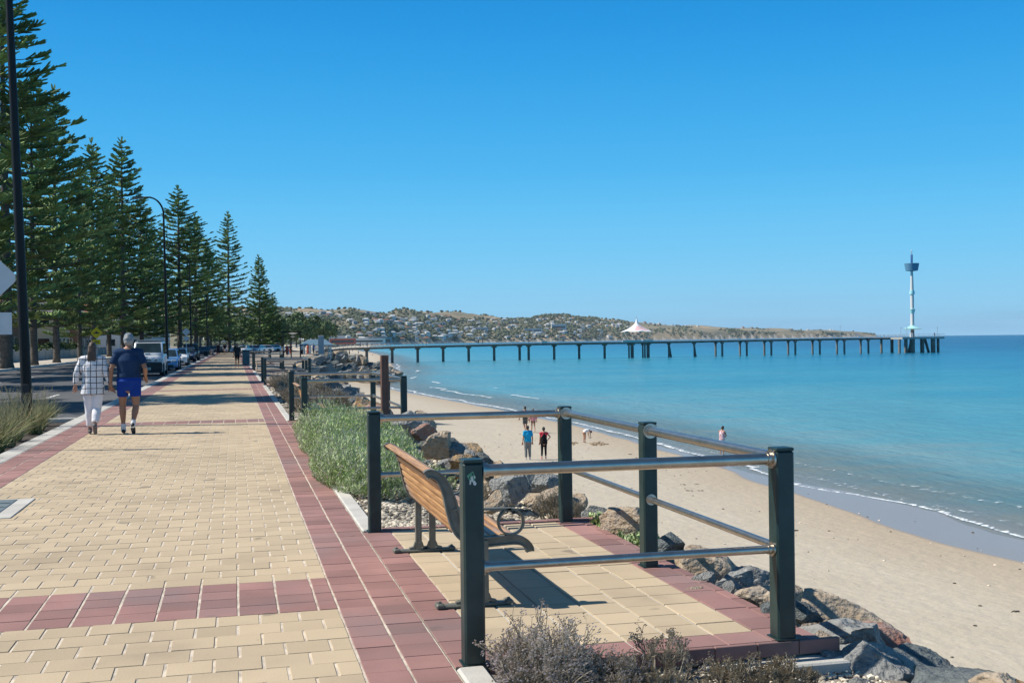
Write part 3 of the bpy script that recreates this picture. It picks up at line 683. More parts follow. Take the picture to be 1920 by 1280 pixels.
def rock(kind, p, sz, label, group, r3=None, variant=None):
    me = ROCKS[kind][NROCK[0] % 4 if variant is None else variant]; NROCK[0] += 1
    o = bpy.data.objects.new('boulder', me); C.objects.link(o); o.location = p
    o.scale = sz if hasattr(sz, '__len__') else (sz * U(.85, 1.2), sz * U(.8, 1.15), sz * U(.6, .85))
    o.rotation_euler = r3 or (U(-.4, .4), U(-.4, .4), U(0, 6.28))
    return tag(o, label, 'boulder', group)
# hand placed boulders (pixel of the centre, distance along Y, half size in px) beside the nearest bay and bush
hand = [(1075, 996, 9.7, 26, 'dark', 'small dark boulder at the foot of the far right post of the nearest bay'),
        (1018, 905, 11.5, 34, 'grey', 'grey white streaked boulder in the middle of the heap behind the bench'),
        (952, 915, 11.0, 40, 'grey', 'broad pale grey boulder left in the heap behind the bench'),
        (985, 898, 13.0, 34, 'grey', 'grey boulder topmost in the heap behind the bench'),
        (1035, 940, 10.6, 40, 'tan', 'rounded brown boulder right in the heap behind the bench'),
        (1012, 880, 14.0, 24, 'dark', 'pointed dark boulder at the back of the heap behind the bench'),
        (925, 946, 10.3, 30, 'tan', 'low pale boulder sunk in the gravel behind the bench'),
        (1125, 968, 9.9, 30, 'grey', 'blue grey boulder by the corner shrub of the nearest bay'),
        (1180, 980, 8.9, 58, 'tan', 'large pale tan pitted boulder beside the middle post of the nearest bay'),
        (1255, 1022, 8.1, 40, 'dark', 'dark pitted boulder right behind the middle post of the nearest bay'),
        (1320, 1088, 6.95, 26, 'grey', 'white streaked grey boulder below the red bay edge'),
        (1365, 1102, 6.7, 18, 'grey', 'small grey boulder next to the white streaked one below the bay edge'),
        (1300, 1112, 6.7, 22, 'tan', 'small tan boulder tight against the red bay edge'),
        (1425, 1128, 6.7, 36, 'tan', 'flat brown boulder left of the nearest corner post'),
        (1400, 1160, 6.3, 36, 'grey', 'grey boulder in the shade left of the corner post'),
        (1450, 1165, 6.0, 38, 'dark', 'dark striped boulder right under the corner post'),
        (1505, 1150, 6.1, 34, 'dark', 'dark boulder right of the corner post foot'),
        (1540, 1215, 5.7, 36, 'tan', 'small broken tan boulder beside the concrete footing'),
        (1570, 1245, 5.4, 52, 'grey', 'mossy grey boulder beside the concrete footing'),
        (1640, 1222, 5.8, 34, 'pink', 'reddish boulder in the lower right rocks'),
        (1700, 1275, 5.3, 52, 'ochre', 'orange and white boulder at the bottom right'),
        (1610, 1290, 5.1, 40, 'grey', 'grey boulder at the bottom edge beside the orange and white one'),
        (1745, 1300, 5.1, 34, 'dark', 'dark streaked boulder at the lower right corner of the seawall'),
        (828, 842, 14.9, 36, 'tan', 'biggest round tan boulder below the second bay, crossed by a rail shadow'),
        (795, 812, 16.6, 24, 'pink', 'pinkish boulder above the biggest round one'),
        (850, 845, 15.0, 30, 'grey', 'grey boulder right of the biggest round tan one'),
        (762, 800, 18.0, 40, 'grey', 'long grey boulder beside the second bay corner'),
        (785, 800, 19.0, 24, 'ochre', 'flat ochre boulder beside the second bay corner'),
        (880, 853, 14.6, 20, 'grey', 'small grey boulder between the big grey one and the orange one'),
        (835, 872, 13.6, 22, 'grey', 'flat grey slab in front of the biggest round boulder'),
        (868, 868, 13.4, 26, 'ochre', 'bright orange boulder behind the near post top'),
        (855, 893, 12.8, 14, 'ochre', 'small yellow stone in front of the orange boulder'),
        (905, 862, 14.6, 18, 'dark', 'dark boulder right of the orange one'),
        (920, 885, 13.2, 18, 'dark', 'dark wedge shaped boulder above the bench armrest')]
for px, py, Y, hs_, kd, lb in hand:
    p = PY(px, py, Y); dep = Y * .985; r = hs_ / F * dep * 1.08
    rock(kd, p, (r * U(1.05, 1.2), r * U(1.0, 1.2), r * U(.78, .95)), lb, 'boulders of the seawall', r3=(U(-.25, .25), U(-.25, .25), U(0, 6.28)))
# lower course and run of the wall into the distance
random.seed(21)
def wallrock(Y, u, sz, group='boulders of the seawall'):
    cx = float(crest(Y)); x = cx + u; z = height(x, Y) + sz * .22
    if u < (1.5 if Y < 9.3 else .6): z = (-.10 - u * .55) if Y < 9.3 else -.16
    kd = random.choices(['grey', 'tan', 'dark', 'ochre', 'pink'], [5, 3, 4, 1, 1])[0]
    where = ['in front of the nearest bay', 'below the corner post', 'between the corner and middle post', 'by the middle post', 'by the far right post', 'behind the bench', 'beside the bright shrub', 'beside the brown post', 'beside the second bay', 'just beyond the second bay', 'midway to the third bay', 'just before the third bay', 'beside the third bay', 'beyond the third bay', 'beside the fourth bay', 'beyond the fourth bay'][int(np.searchsorted([4.6, 5.9, 6.9, 8.2, 9.7, 12, 15, 19, 24, 30, 37, 43.5, 49, 62, 76], Y))]
    pos = 'at the top' if u < 1.2 else 'halfway down' if u < 2.8 else 'at the foot'
    rock(kd, (x, Y, z), sz, '%s boulder %s of the seawall %s' % (KD[kd], pos, where), group + ' ' + pos.replace('at the ', '').replace('halfway down', 'middle') + ' ' + kd + ' ' + where)
Y = 2.2
while Y < 20:
    for u in ((.20, .72, 1.35) if Y < 9.3 else (.05, .7, 1.5)): wallrock(Y + U(-.25, .25), u + U(-.1, .1), U(.30, .40) if u < .3 else U(.36, .50) if Y < 9.3 else U(.3, .45))
    Y += .62 if Y < 9.3 else .9
Y = 17.5
while Y < 62:
    for u in (.2, 1.1, 2.3): wallrock(Y + U(-.5, .5), u + U(-.3, .3), U(.34, .52) if Y < 26 else U(.45, .75))
    Y += 1.45 if Y < 40 else 2.8
# groyne heap further along
for i in range(140):
    px = U(592, 742) if i % 4 else U(590, 690); top = interp(px, [590, 640, 680, 742], [662, 663, 671, 694]); bot = interp(px, [590, 630, 700, 742], [676, 704, 710, 704])
    t_ = U(0, 1) ** .8; py = lerp(top + 2, bot, t_)
    z = lerp(interp(px, [590, 640, 700, 760], [-.6, -1.3, -3.3, -4.5]), -4.2, t_ * .85); p = G(px, py, z)
    if p.y > 230: p = D(px, py, 205)
    kd = random.choices(['grey', 'tan', 'dark'], [4, 3, 6])[0]
    sd = 'upper' if t_ < .5 else 'lower'; lr = 'left' if px < 640 else 'right' if px > 690 else 'middle'
    rock(kd, p, U(.75, 1.25) * p.y / 150, '%s boulder in the %s %s part of the distant rock groyne' % (KD[kd], sd, lr), 'boulders of the distant rock groyne %s %s %s' % (kd, sd, lr))
Y = 62
while Y < 118:
    for u in (.4, 2.2): wallrock(Y + U(-1, 1), u + U(-.4, .4), U(.6, 1.0))
    Y += 3.4

# ---------------------------------------------------------------- gravel
random.seed(5)
mt['peb'] = M('pebbles', (.52, .46, .36), .85, var=.35, scale=.9, tint=True, coords='World')
g = MB()
def pebbles(g, n, x0, x1, y0, y1, smin, smax, dens=None):
    for _ in range(n):
        x, y = U(x0, x1), U(y0, y1)
        if dens and U(0, 1) > dens(x, y): continue
        g.ti = U(.45, 1.45) if U(0, 1) < .8 else U(.2, .5)
        g.ico((x, y, bedz(x, y) + .008), U(smin, smax), jit=.12, sq=(1, U(.6, .9), U(.4, .7)))
pebbles(g, 6500, 1.2, 3.4, 9.62, 13.4, .014, .034, lambda x, y: 1.15 - (y - 9.6) / 4.2)
pebbles(g, 2500, 1.2, 3.3, 13.4, 18.9, .02, .045)
pebbles(g, 2600, 1.9, 3.2, 3.8, 5.35, .009, .024)
pebbles(g, 900, 1.2, 3.2, 24, 43, .03, .08)
tag(g.build('gravel', mt['peb']), 'pale pebble gravel on the bed beside the nearest bay', 'gravel', kind='stuff')

# ---------------------------------------------------------------- plants
def leafmat(name, a, b, rough=.6, sss=0.0):
    m = M(name, a, rough, col2=b, scale=3.5, tint=True, spec=.25)
    return m
mt['lavg'] = leafmat('grey_green_leaf', (.27, .39, .10), (.55, .64, .36))
mt['flow'] = leafmat('tiny_lilac_flower', (.66, .60, .64), (.84, .80, .80))
mt['twig'] = leafmat('dry_twig', (.31, .265, .195), (.54, .47, .36))
mt['straw'] = leafmat('straw_blade', (.40, .32, .15), (.56, .47, .27))
mt['green'] = leafmat('green_blade', (.10, .15, .05), (.20, .25, .09))
def blade(mb, base, d, ln, w, bend, m, seg=3, t=None):
    """thin curved blade"""
    d = d.normalized(); side = d.cross(Vector((0, 0, 1)));
    if side.length < .05: side = Vector((1, 0, 0))
    side.normalize(); an = U(0, 3.14); side = (Matrix.Rotation(an, 3, d) @ side)
    p = Vector(base); out = Vector((d.x, d.y, 0)); prev = None; t = t or U(.6, 1.35)
    for i in range(seg + 1):
        u = i / seg; q = p + d * (ln * u) + out * (bend * ln * u * u) - Vector((0, 0, 1)) * (abs(bend) * ln * .55 * u * u)
        ww = w * (1 - u) * .5 + .0004; a, b = q - side * ww, q + side * ww
        if prev: mb.quad(prev[0], prev[1], b, a, m=m, t=t)
        prev = (a, b)
def leafy_shrub(name, cx, cy, rx, ry, h, n, label, group, lw=.011, ll=.048):
    mb = MB()
    for _ in range(n):
        a = U(0, 6.283); q = math.sqrt(U(0, 1)); x, y = cx + rx * q * math.cos(a), cy + ry * q * math.sin(a)
        prof = (1 - q ** 2.6) ** .5; hh = h * (prof * U(.72, 1.05) + .12) * (1 + .28 * noise.noise(Vector((x * 3.1, y * 3.1, 0))))
        lean = Vector((math.cos(a) * q * .5 + U(-.22, .22), math.sin(a) * q * .5 + U(-.22, .22), 1)).normalized()
        z0 = bedz(x, y); tint = (.62 + .55 * (noise.noise(Vector((x * 2.3, y * 2.3, 5))) * .5 + .5)) * U(.75, 1.25)
        top = Vector((x, y, z0)) + lean * hh; low = Vector((x, y, z0)) + lean * hh * .35
        blade(mb, low, lean, hh * .65, .004, 0, 0, seg=1, t=tint * .8)
        for k in range(7):
            u = U(.05, 1) ** .7; p = low.lerp(top, u); an = U(0, 6.28); d = Vector((math.cos(an), math.sin(an), U(.9, 2.4))).normalized()
            s = d.cross(Vector((U(-1, 1), U(-1, 1), U(-.3, .3)))).normalized() * lw * U(.6, 1.1) * .5; e = d * ll * U(.6, 1.2)
            mb.quad(p, p + e * .5 + s, p + e, p + e * .5 - s, m=0, t=tint * U(.8, 1.3))
        if U(0, 1) < .40:
            for k in range(3):
                p = top + Vector((U(-.015, .015), U(-.015, .015), U(-.03, .02))); r = U(.004, .008)
                mb.quad(p + Vector((-r, 0, 0)), p + Vector((0, -r, r)), p + Vector((r, 0, 0)), p + Vector((0, r, -r)), m=1, t=U(.8, 1.2))
    o = mb.build(name, [mt['lavg'], mt['flow']]); return tag(o, label, 'shrub', group)
random.seed(3)
leafy_shrub('flowering_shrub', 1.50, 13.3, .56, 1.75, .52, 6000, 'bright green flowering shrub spilling over the path edge behind the bench', 'green shrubs between the bays')
leafy_shrub('flowering_shrub', 1.70, 16.6, .72, 1.8, .56, 5000, 'green shrub behind the bright one, round the foot of the brown post', 'green shrubs between the bays')
leafy_shrub('flowering_shrub', 1.55, 18.3, .55, .8, .62, 1500, 'dull grey green shrub against the near left post of the second bay', 'green shrubs between the bays')
leafy_shrub('flowering_shrub', 2.15, 12.9, .28, .8, .22, 420, 'sparse pale shrub at the right of the bright green one', 'green shrubs between the bays')
leafy_shrub('low_succulent', 3.22, 9.2, .18, .75, .20, 900, 'low dark green succulent at the far corner of the nearest bay', None, lw=.03, ll=.04)
def wiry(name, cx, cy, rx, ry, h, n, label, cat, group, cols=(0, 1), fl=.6, thick=.0016, z0f=bedz):
    mb = MB()
    def branch(p, d, ln, depth):
        e = p + d * ln; mid = (p + e) / 2 + Vector((U(-1, 1), U(-1, 1), U(-.5, .5))) * ln * .08; t = U(.6, 1.4); w = thick * (1 + depth * .5)
        s = d.cross(Vector((U(-1, 1), U(-1, 1), .3))).normalized() * w; s2 = d.cross(s).normalized() * w
        for ss in (s, s2):
            mb.quad(p - ss, p + ss, mid + ss * .85, mid - ss * .85, m=0, t=t); mb.quad(mid - ss * .85, mid + ss * .85, e + ss * .6, e - ss * .6, m=0, t=t)
        if depth <= 0:
            for k in range(4):
                q = e + Vector((U(-1, 1), U(-1, 1), U(-1, 1))) * .012
                r = U(.0028, .0062); m = 1 if U(0, 1) < fl else 0
                mb.quad(q + Vector((-r, 0, 0)), q + Vector((0, -r, r)), q + Vector((r, 0, 0)), q + Vector((0, r, -r)), m=m, t=U(.6, 1.3))
            return
        for k in range(random.choice((2, 3, 3))):
            nd = (d + Vector((U(-1, 1), U(-1, 1), U(-.35, .75))) * .62).normalized(); branch(p.lerp(e, U(.45, 1)), nd, ln * U(.55, .8), depth - 1)
    for _ in range(n):
        a = U(0, 6.283); q = math.sqrt(U(0, 1)); x, y = cx + rx * q * math.cos(a), cy + ry * q * math.sin(a)
        d = Vector((math.cos(a) * q * .8 + U(-.2, .2), math.sin(a) * q * .8 + U(-.2, .2), 1.0)).normalized()
        branch(Vector((x * .5 + cx * .5, y * .5 + cy * .5, z0f(x, y))), d, h * U(.3, .5) * (1.1 - q * .4), 3)
    return tag(mb.build(name, [mt['twig'], mt['flow']]), label, cat, group)
random.seed(11)
mt['twig2'] = mt['twig']
wiry('statice_shrub', 1.36, 4.98, .25, .28, .42, 84, 'wiry grey purple flowering shrub at the foot of the nearest post', 'shrub', None)
wiry('statice_shrub', 1.66, 4.92, .22, .28, .27, 60, 'low wiry shrub right of the tall grey purple one', 'shrub', None, fl=.35)
wiry('statice_shrub', 2.04, 5.15, .14, .12, .40, 12, 'thin upright wiry plant in front of the red bay edge', 'shrub', None, fl=.15)
for i, (x, y, h, lb) in enumerate([(1.95, 4.75, .22, 'brown dried bush at the bottom centre in front of the bay'), (2.35, 5.0, .20, 'brown dried bush in front of the concrete footing'), (2.15, 4.55, .18, 'dried bush nearest the bottom edge'), (2.62, 5.05, .16, 'small dried bush left of the corner post footing'), (1.55, 4.5, .16, 'dark dried bush at the bottom edge below the purple shrub')]):
    wiry('dried_shrub', x, y, .22, .2, h, 34, lb, 'shrub', None, fl=.0, thick=.002)
for i, (x, y, h, lb) in enumerate([(1.7, 27.5, .55, 'brown scrub right of the edging just beyond the second bay'), (1.7, 31.0, .6, 'brown scrub further along the edging'), (1.8, 35.5, .6, 'brown purple scrub between the second and third bay'), (1.7, 40.5, .6, 'dull scrub just before the third bay'), (2.4, 29, .5, 'dry scrub by the rocks beyond the second bay'), (2.6, 38, .5, 'dry scrub by the rocks before the third bay')]):
    wiry('dried_shrub', x, y, .6, 1.6, h * 1.25, 90, lb, 'shrub', None, fl=.25, thick=.006)
for i, (x, y, lb) in enumerate([(2.6, 11.3, 'dry scrub among the rocks behind the bench back'), (3.0, 10.3, 'dry scrub by the far right post of the nearest bay')]):
    wiry('dried_shrub', x, y, .35, .3, .33, 40, lb, 'shrub', None, fl=.1, thick=.0028)
def tussock(x, y, h, n, label, z=-.08):
    mb = MB()
    for _ in range(n):
        a = U(0, 6.283); d = Vector((math.cos(a) * U(.1, .75), math.sin(a) * U(.1, .75), 1)); st = U(0, 1) < .42
        blade(mb, (x + U(-.13, .13), y + U(-.13, .13), z), d, h * U(.55, 1.15), U(.006, .012), U(.15, .65), 1 if st else 0, seg=4)
    for _ in range(n // 14):
        a = U(0, 6.283); d = Vector((math.cos(a) * .4, math.sin(a) * .4, 1)).normalized(); p = Vector((x, y, z)); e = p + d * h * U(.9, 1.25)
        mb.quad(p, p + Vector((.004, 0, 0)), e + Vector((.004, 0, 0)), e, m=1, t=1.0)
        for k in range(6): q = e - d * k * .02; s = Vector((U(-1, 1), U(-1, 1), U(-.3, 1))).normalized() * .022; mb.quad(q, q + s * .5 + Vector((.003, 0, 0)), q + s, q + s * .5 - Vector((.003, 0, 0)), m=1, t=U(.9, 1.4))
    return tag(mb.build('grass_tussock', [mt['green'], mt['straw']]), label, 'grass tussock', 'grass tussocks in the bed at the left edge')
random.seed(9)
ti_ = 0
for px, py, Y, h in ((-20, 900, 15.6, .75), (8, 868, 17.2, .8), (-60, 880, 16.5, .8), (35, 850, 18.6, .82), (2, 846, 18.9, .8), (60, 835, 20.0, .78), (25, 826, 20.8, .82), (78, 812, 22.0, .75), (45, 806, 22.9, .8), (-10, 815, 22.0, .8), (70, 798, 24.0, .75), (10, 800, 23.6, .8), (88, 790, 25.0, .6), (-50, 840, 19.6, .8)):
    p = G(px, py, -.08); lr = ['at the very corner of the frame', 'in front of the lamp post', 'hanging over the kerb', 'with a few bent straw blades', 'low and dark behind the front ones', 'beside the lamp post foot', 'left of the lamp post foot', 'right of the lamp post foot', 'behind the lamp post', 'at the left picture edge', 'at the far end of the bed', 'straw coloured and far left', 'smallest, at the road end of the bed', 'cut by the picture edge'][ti_]
    tussock(min(p.x, -3.75), p.y, h, 300, 'green and straw grass tussock ' + lr); ti_ += 1
tussock(-4.6, 99.0, .9, 200, 'small yellow green grass clump beside the dark car', z=-.15)

# ---------------------------------------------------------------- people
def remeshed(name, mb, mats, vox, parent=None, smooth_it=2):
    o = mb.build(name, mats, parent)
    m = o.modifiers.new('r', 'REMESH'); m.mode = 'VOXEL'; m.voxel_size = vox
    if smooth_it: s = o.modifiers.new('s', 'SMOOTH'); s.iterations = smooth_it; s.factor = .5
    bpy.context.view_layer.update(); dg = bpy.context.evaluated_depsgraph_get()
    me = bpy.data.meshes.new_from_object(o.evaluated_get(dg)); old = o.data; o.modifiers.clear(); o.data = me; bpy.data.meshes.remove(old)
    me.polygons.foreach_set('use_smooth', [True] * len(me.polygons)); return o
def chain(mb, pts, rr, n=14, f0=False, f1=False):
    """limb with rounded ends"""
    pts = [Vector(p) for p in pts]; rr = [(r, r) if not hasattr(r, '__len__') else r for r in rr]
    a = (pts[0] - pts[1]).normalized(); b = (pts[-1] - pts[-2]).normalized()
    P_ = []; R2 = []
    for u in (() if f0 else (1.0, .8, .45)): k = math.sqrt(max(0.0004, 1 - u * u)); P_.append(pts[0] + a * rr[0][0] * u); R2.append((rr[0][0] * k + .001, rr[0][1] * k + .001))
    P_ += pts; R2 += rr
    for u in (() if f1 else (.45, .8, 1.0)): k = math.sqrt(max(0.0004, 1 - u * u)); P_.append(pts[-1] + b * rr[-1][0] * u); R2.append((rr[-1][0] * k + .001, rr[-1][1] * k + .001))
    mb.tube(P_, R2, n=n)
SKIN = M('skin', (.42, .22, .15), .55, var=.1, scale=5); SKIN2 = M('tanned_skin', (.33, .165, .10), .55, var=.1, scale=5)
HAIRD = M('dark_hair', (.018, .013, .010), .45, var=.3, scale=30, bump=.5, bscale=90); HAIRB = M('brown_hair', (.085, .05, .03), .42, var=.35, scale=30, bump=.5, bscale=90)
HAIRG = M('grey_hair', (.34, .32, .30), .6)
SHOE = M('dark_shoe', (.03, .032, .035), .5); EYE = M('eye_dark', (.01, .01, .01), .2)
def cloth(n, c, var=.12): return M(n, c, .85, var=var, scale=4, bump=.5, bscale=9, bdist=.03, spec=.2)
def fingers(mb, w, d, side, fwd, s=1.0, curl=.5):
    """palm and five separate fingers from wrist w, along d"""
    d = d.normalized(); side = (side - d * side.dot(d)).normalized(); nrm = d.cross(side)
    w = Vector(w); pc = w + d * .045 * s
    chain(mb, [w, pc, w + d * .085 * s], [(.026 * s, .019 * s), (.040 * s, .016 * s), (.041 * s, .014 * s)], n=10)
    for k, (o, ln) in enumerate(((-.030, .065), (-.010, .075), (.011, .07), (.030, .055))):
        b0 = w + d * .088 * s + side * o * s; c1 = b0 + (d + nrm * curl * .35) * ln * .5 * s; c2 = c1 + (d + nrm * curl * 1.5).normalized() * ln * .5 * s
        chain(mb, [b0, c1, c2], [.0088 * s, .0082 * s, .0068 * s], n=7)
    b0 = w + d * .03 * s - side * .034 * s; chain(mb, [b0, b0 + (d * .7 - side * .6) * .04 * s, b0 + (d * .95 - side * .45 + nrm * .4) * .07 * s], [.0115 * s, .0105 * s, .008 * s], n=7)
BASE = dict(hip=.93, waist=(0, 0, 1.07), chest=(0, .0, 1.29), neck=(0, -.005, 1.47), head=(0, .015, 1.615),
            sL=(-.182, 0, 1.415), eL=(-.245, -.03, 1.13), wL=(-.265, .03, .88), sR=(.182, 0, 1.415), eR=(.245, -.03, 1.13), wR=(.265, .03, .88),
            hL=(-.088, 0, .92), kL=(-.098, .02, .50), aL=(-.10, -.02, .085), hR=(.088, 0, .92), kR=(.098, .02, .50), aR=(.10, -.02, .085), tL=(-.115, .135, .025), tR=(.115, .135, .025))
def V3(p): return Vector(p)
def person(label, loc, rz, H, pose, fit, vox=.014, skin=None, group=None, near=False):
    s = H / 1.75; J = {k: (V3(v) * s if hasattr(v, '__len__') else v * s) for k, v in {**BASE, **pose}.items()}; k = fit.get('k', 1.0) * s
    skin = skin or SKIN; root = thing('person', loc, label, 'person', group, rz)
    pel = J.get('pelvis', Vector((0, 0, J['hip'])))
    mb = MB()
    chain(mb, [pel + (pel - J['waist']).normalized() * .04 * s, pel.lerp(J['waist'], .45), J['waist'], J['waist'].lerp(J['chest'], .5), J['chest'], J['chest'].lerp(J['neck'], .62)],
          [(.155 * k, .105 * k), (.165 * k, .112 * k), (.140 * k, .10 * k), (.150 * k, .105 * k), (.168 * k, .112 * k), (.125 * k, .085 * k)], n=20)
    tz = J['chest'].lerp(J['neck'], .62); chain(mb, [J['sL'].lerp(tz, .12), J['chest'].lerp(J['neck'], .80), J['sR'].lerp(tz, .12)], [.052 * k, .066 * k, .052 * k])
    chain(mb, [J['neck'] - (J['head'] - J['neck']) * .35, J['neck'], J['neck'].lerp(J['head'], .6)], [.068 * k, .056 * s, .052 * s])
    hd = (J['head'] - J['neck']).normalized(); fwd = Vector((0, 1, 0)) if abs(hd.y) < .6 else Vector((0, .6, -.8)); fwd = (fwd - hd * fwd.dot(hd)).normalized()
    if 'look' in pose: fwd = (Vector(pose['look']) - hd * Vector(pose['look']).dot(hd)).normalized()
    sd = fwd.cross(hd).normalized(); hc = J['head']
    chain(mb, [hc - hd * .055 * s + fwd * .012 * s, hc - hd * .01 * s + fwd * .004 * s, hc + hd * .035 * s, hc + hd * .058 * s], [(.052 * s, .062 * s), (.068 * s, .084 * s), (.074 * s, .092 * s), (.064 * s, .08 * s)], n=18)
    chain(mb, [hc - hd * .09 * s + fwd * .058 * s, hc - hd * .06 * s + fwd * .05 * s], [.022 * s, .034 * s])          # chin
    chain(mb, [hc + hd * .012 * s + fwd * .088 * s, hc - hd * .022 * s + fwd * .104 * s], [.009 * s, .013 * s], n=8)   # nose
    for e in (-1, 1): chain(mb, [hc + sd * e * .076 * s + hd * .018 * s - fwd * .006 * s, hc + sd * e * .076 * s - hd * .02 * s - fwd * .002 * s], [(.008 * s, .016 * s), (.006 * s, .011 * s)], n=8)
    for S in 'LR':
        sh, el, wr = J['s' + S], J['e' + S], J['w' + S]
        chain(mb, [J['chest'].lerp(sh, .6), sh, sh.lerp(el, .35), el, el.lerp(wr, .3), wr], [.055 * k, .052 * k, .045 * k, .036 * k, .037 * k, .024 * s])
        hp, kn, an, to = J['h' + S], J['k' + S], J['a' + S], J['t' + S]
        chain(mb, [hp, hp.lerp(kn, .3), hp.lerp(kn, .75), kn, kn.lerp(an, .3), kn.lerp(an, .75), an], [.088 * k, .082 * k, .06 * k, .05 * k, .053 * k, .036 * s, .032 * s])
        if fit.get('barefoot'): chain(mb, [an - (to - an) * .25, an.lerp(to, .5) - Vector((0, 0, .01)), to], [.034 * s, .030 * s, .022 * s])
    body = remeshed('body', mb, [skin], vox, root)
    # hands with five fingers are joined to the same body mesh
    hb = MB()
    for S in 'LR':
        el, wr = J['e' + S], J['w' + S]; fingers(hb, wr, wr - el, Vector((0, 1 if S == 'L' else 1, 0)) * -1 + Vector((.01, 0, 0)), None, s * 1.02, curl=.55 if S == 'L' else -.55)
    hm = hb.mesh('hands', [skin], True); bm = bmesh.new(); bm.from_mesh(body.data); bm.from_mesh(hm); bm.to_mesh(body.data); bm.free(); bpy.data.meshes.remove(hm)
    body.data.polygons.foreach_set('use_smooth', [True] * len(body.data.polygons))
    for e in (-1, 1):
        eb = MB(); eb.ico(tuple(hc + sd * e * .030 * s + hd * .008 * s + fwd * .083 * s), .011 * s, sub=1); eb.build('eye', EYE, body, smooth=True)
    # top
    if fit.get('top'):
        tb = MB(); g = fit.get('tg', .022) * s; low = fit.get('low', 0.02) * s
        p0 = pel - (J['waist'] - pel).normalized() * low; fl = fit.get('flare', 1.0)
        chain(tb, [p0, pel.lerp(J['waist'], .5), J['waist'], J['waist'].lerp(J['chest'], .5), J['chest'], J['chest'].lerp(J['neck'], .62), J['chest'].lerp(J['neck'], .86)],
              [(.162 * k * fl + g, .112 * k * fl + g), (.160 * k + g, .114 * k + g), (.146 * k + g, .108 * k + g), (.155 * k + g, .11 * k + g), (.168 * k + g, .112 * k + g), (.120 * k + g, .080 * k + g * .5), (.064 * k + g * .5, .058 * k + g * .5)], n=22, f0=True)
        if fit.get('sleeve', .55) > 0: chain(tb, [J['sL'], J['chest'].lerp(J['neck'], .78), J['sR']], [.052 * k + g * .8, .068 * k + g * .6, .052 * k + g * .8], n=18)
        for S in 'LR':
            sh, el, wr = J['s' + S], J['e' + S], J['w' + S]; sv = fit.get('sleeve', .55)
            if sv <= 0: continue
            st = [J['chest'].lerp(sh, .55), sh]; rr = [.05 * k, .050 * k + g * .7]
            if sv < 1: st += [sh.lerp(el, sv * .5), sh.lerp(el, sv)]; rr += [.046 * k + g * .8, .043 * k + g * .85]
            else: st += [sh.lerp(el, .5), el, el.lerp(wr, .5), el.lerp(wr, (sv - 1) * 1.0)]; rr += [.042 * k + g * .8, .036 * k + g * .8, .033 * k + g * .7, .029 * k + g * .6]
            chain(tb, st, rr, n=16, f1=True)
        remeshed(fit.get('topname', 'shirt'), tb, [fit['top']], vox, root)
    if fit.get('vest'):
        tb = MB(); g = .034 * s; p0 = pel - Vector((0, 0, .10 * s))
        chain(tb, [p0, pel.lerp(J['waist'], .5), J['waist'], J['chest'], J['chest'].lerp(J['neck'], .5)], [(.178 * k + g, .13 * k + g), (.162 * k + g, .116 * k + g), (.146 * k + g, .108 * k + g), (.138 * k + g, .114 * k + g), (.06 * k + g * .4, .085 * k + g)], n=22, f0=True)
        remeshed('vest', tb, [fit['vest']], vox, root)
    if fit.get('bottom'):
        bb = MB(); g = fit.get('bg', .02) * s; L_ = fit.get('leg', .4); up = pel.lerp(J['waist'], .35)
        chain(bb, [up, pel, pel - Vector((0, 0, .01 * s))], [(.158 * k + g * .6, .11 * k + g * .6), (.162 * k + g, .118 * k + g), (.140 * k + g, .100 * k + g)], n=22)
        for S in 'LR':
            hp, kn, an = J['h' + S], J['k' + S], J['a' + S]
            if L_ <= 1: pts = [hp, hp.lerp(kn, L_ * .5), hp.lerp(kn, L_)]; rr = [.084 * k + g * .5, .078 * k + g * .45, .070 * k + g * .45]
            else: q = L_ - 1; pts = [hp, hp.lerp(kn, .4), kn, kn.lerp(an, q * .5), kn.lerp(an, q)]; rr = [.09 * k + g, .078 * k + g, .056 * k + g, .052 * k + g, .038 * k + g]
            chain(bb, pts, rr, n=16, f1=True)
        remeshed(fit.get('botname', 'shorts' if L_ <= 1 else 'trousers'), bb, [fit['bottom']], vox, root)
    if not fit.get('barefoot'):
        for S in 'LR':
            an, to = J['a' + S], J['t' + S]; d = (to - an); d.normalize(); heel = an - Vector((d.x, d.y, 0)) * .035 * s - Vector((0, 0, .04 * s)) * (1 if abs(d.z) < .75 else .2)
            shb = MB(); chain(shb, [heel, heel.lerp(to, .5) + Vector((0, 0, .008 * s)), to], [(.036 * s, .034 * s), (.042 * s, .03 * s), (.036 * s, .02 * s)], n=12); chain(shb, [an + (J['k' + S] - an).normalized() * .01, heel.lerp(to, .25)], [.04 * s, .036 * s], n=12)
            remeshed('shoe', shb, [fit.get('shoe', SHOE)], vox * .8, root, 1)
            if fit.get('sock'):
                sb = MB(); chain(sb, [an - Vector((0, 0, .02)), an + (J['k' + S] - an).normalized() * .07 * s], [.042 * s, .043 * s], n=12); sb.build('sock', fit['sock'], root, smooth=True)
    # hair / hat
    hm_ = fit.get('hair')
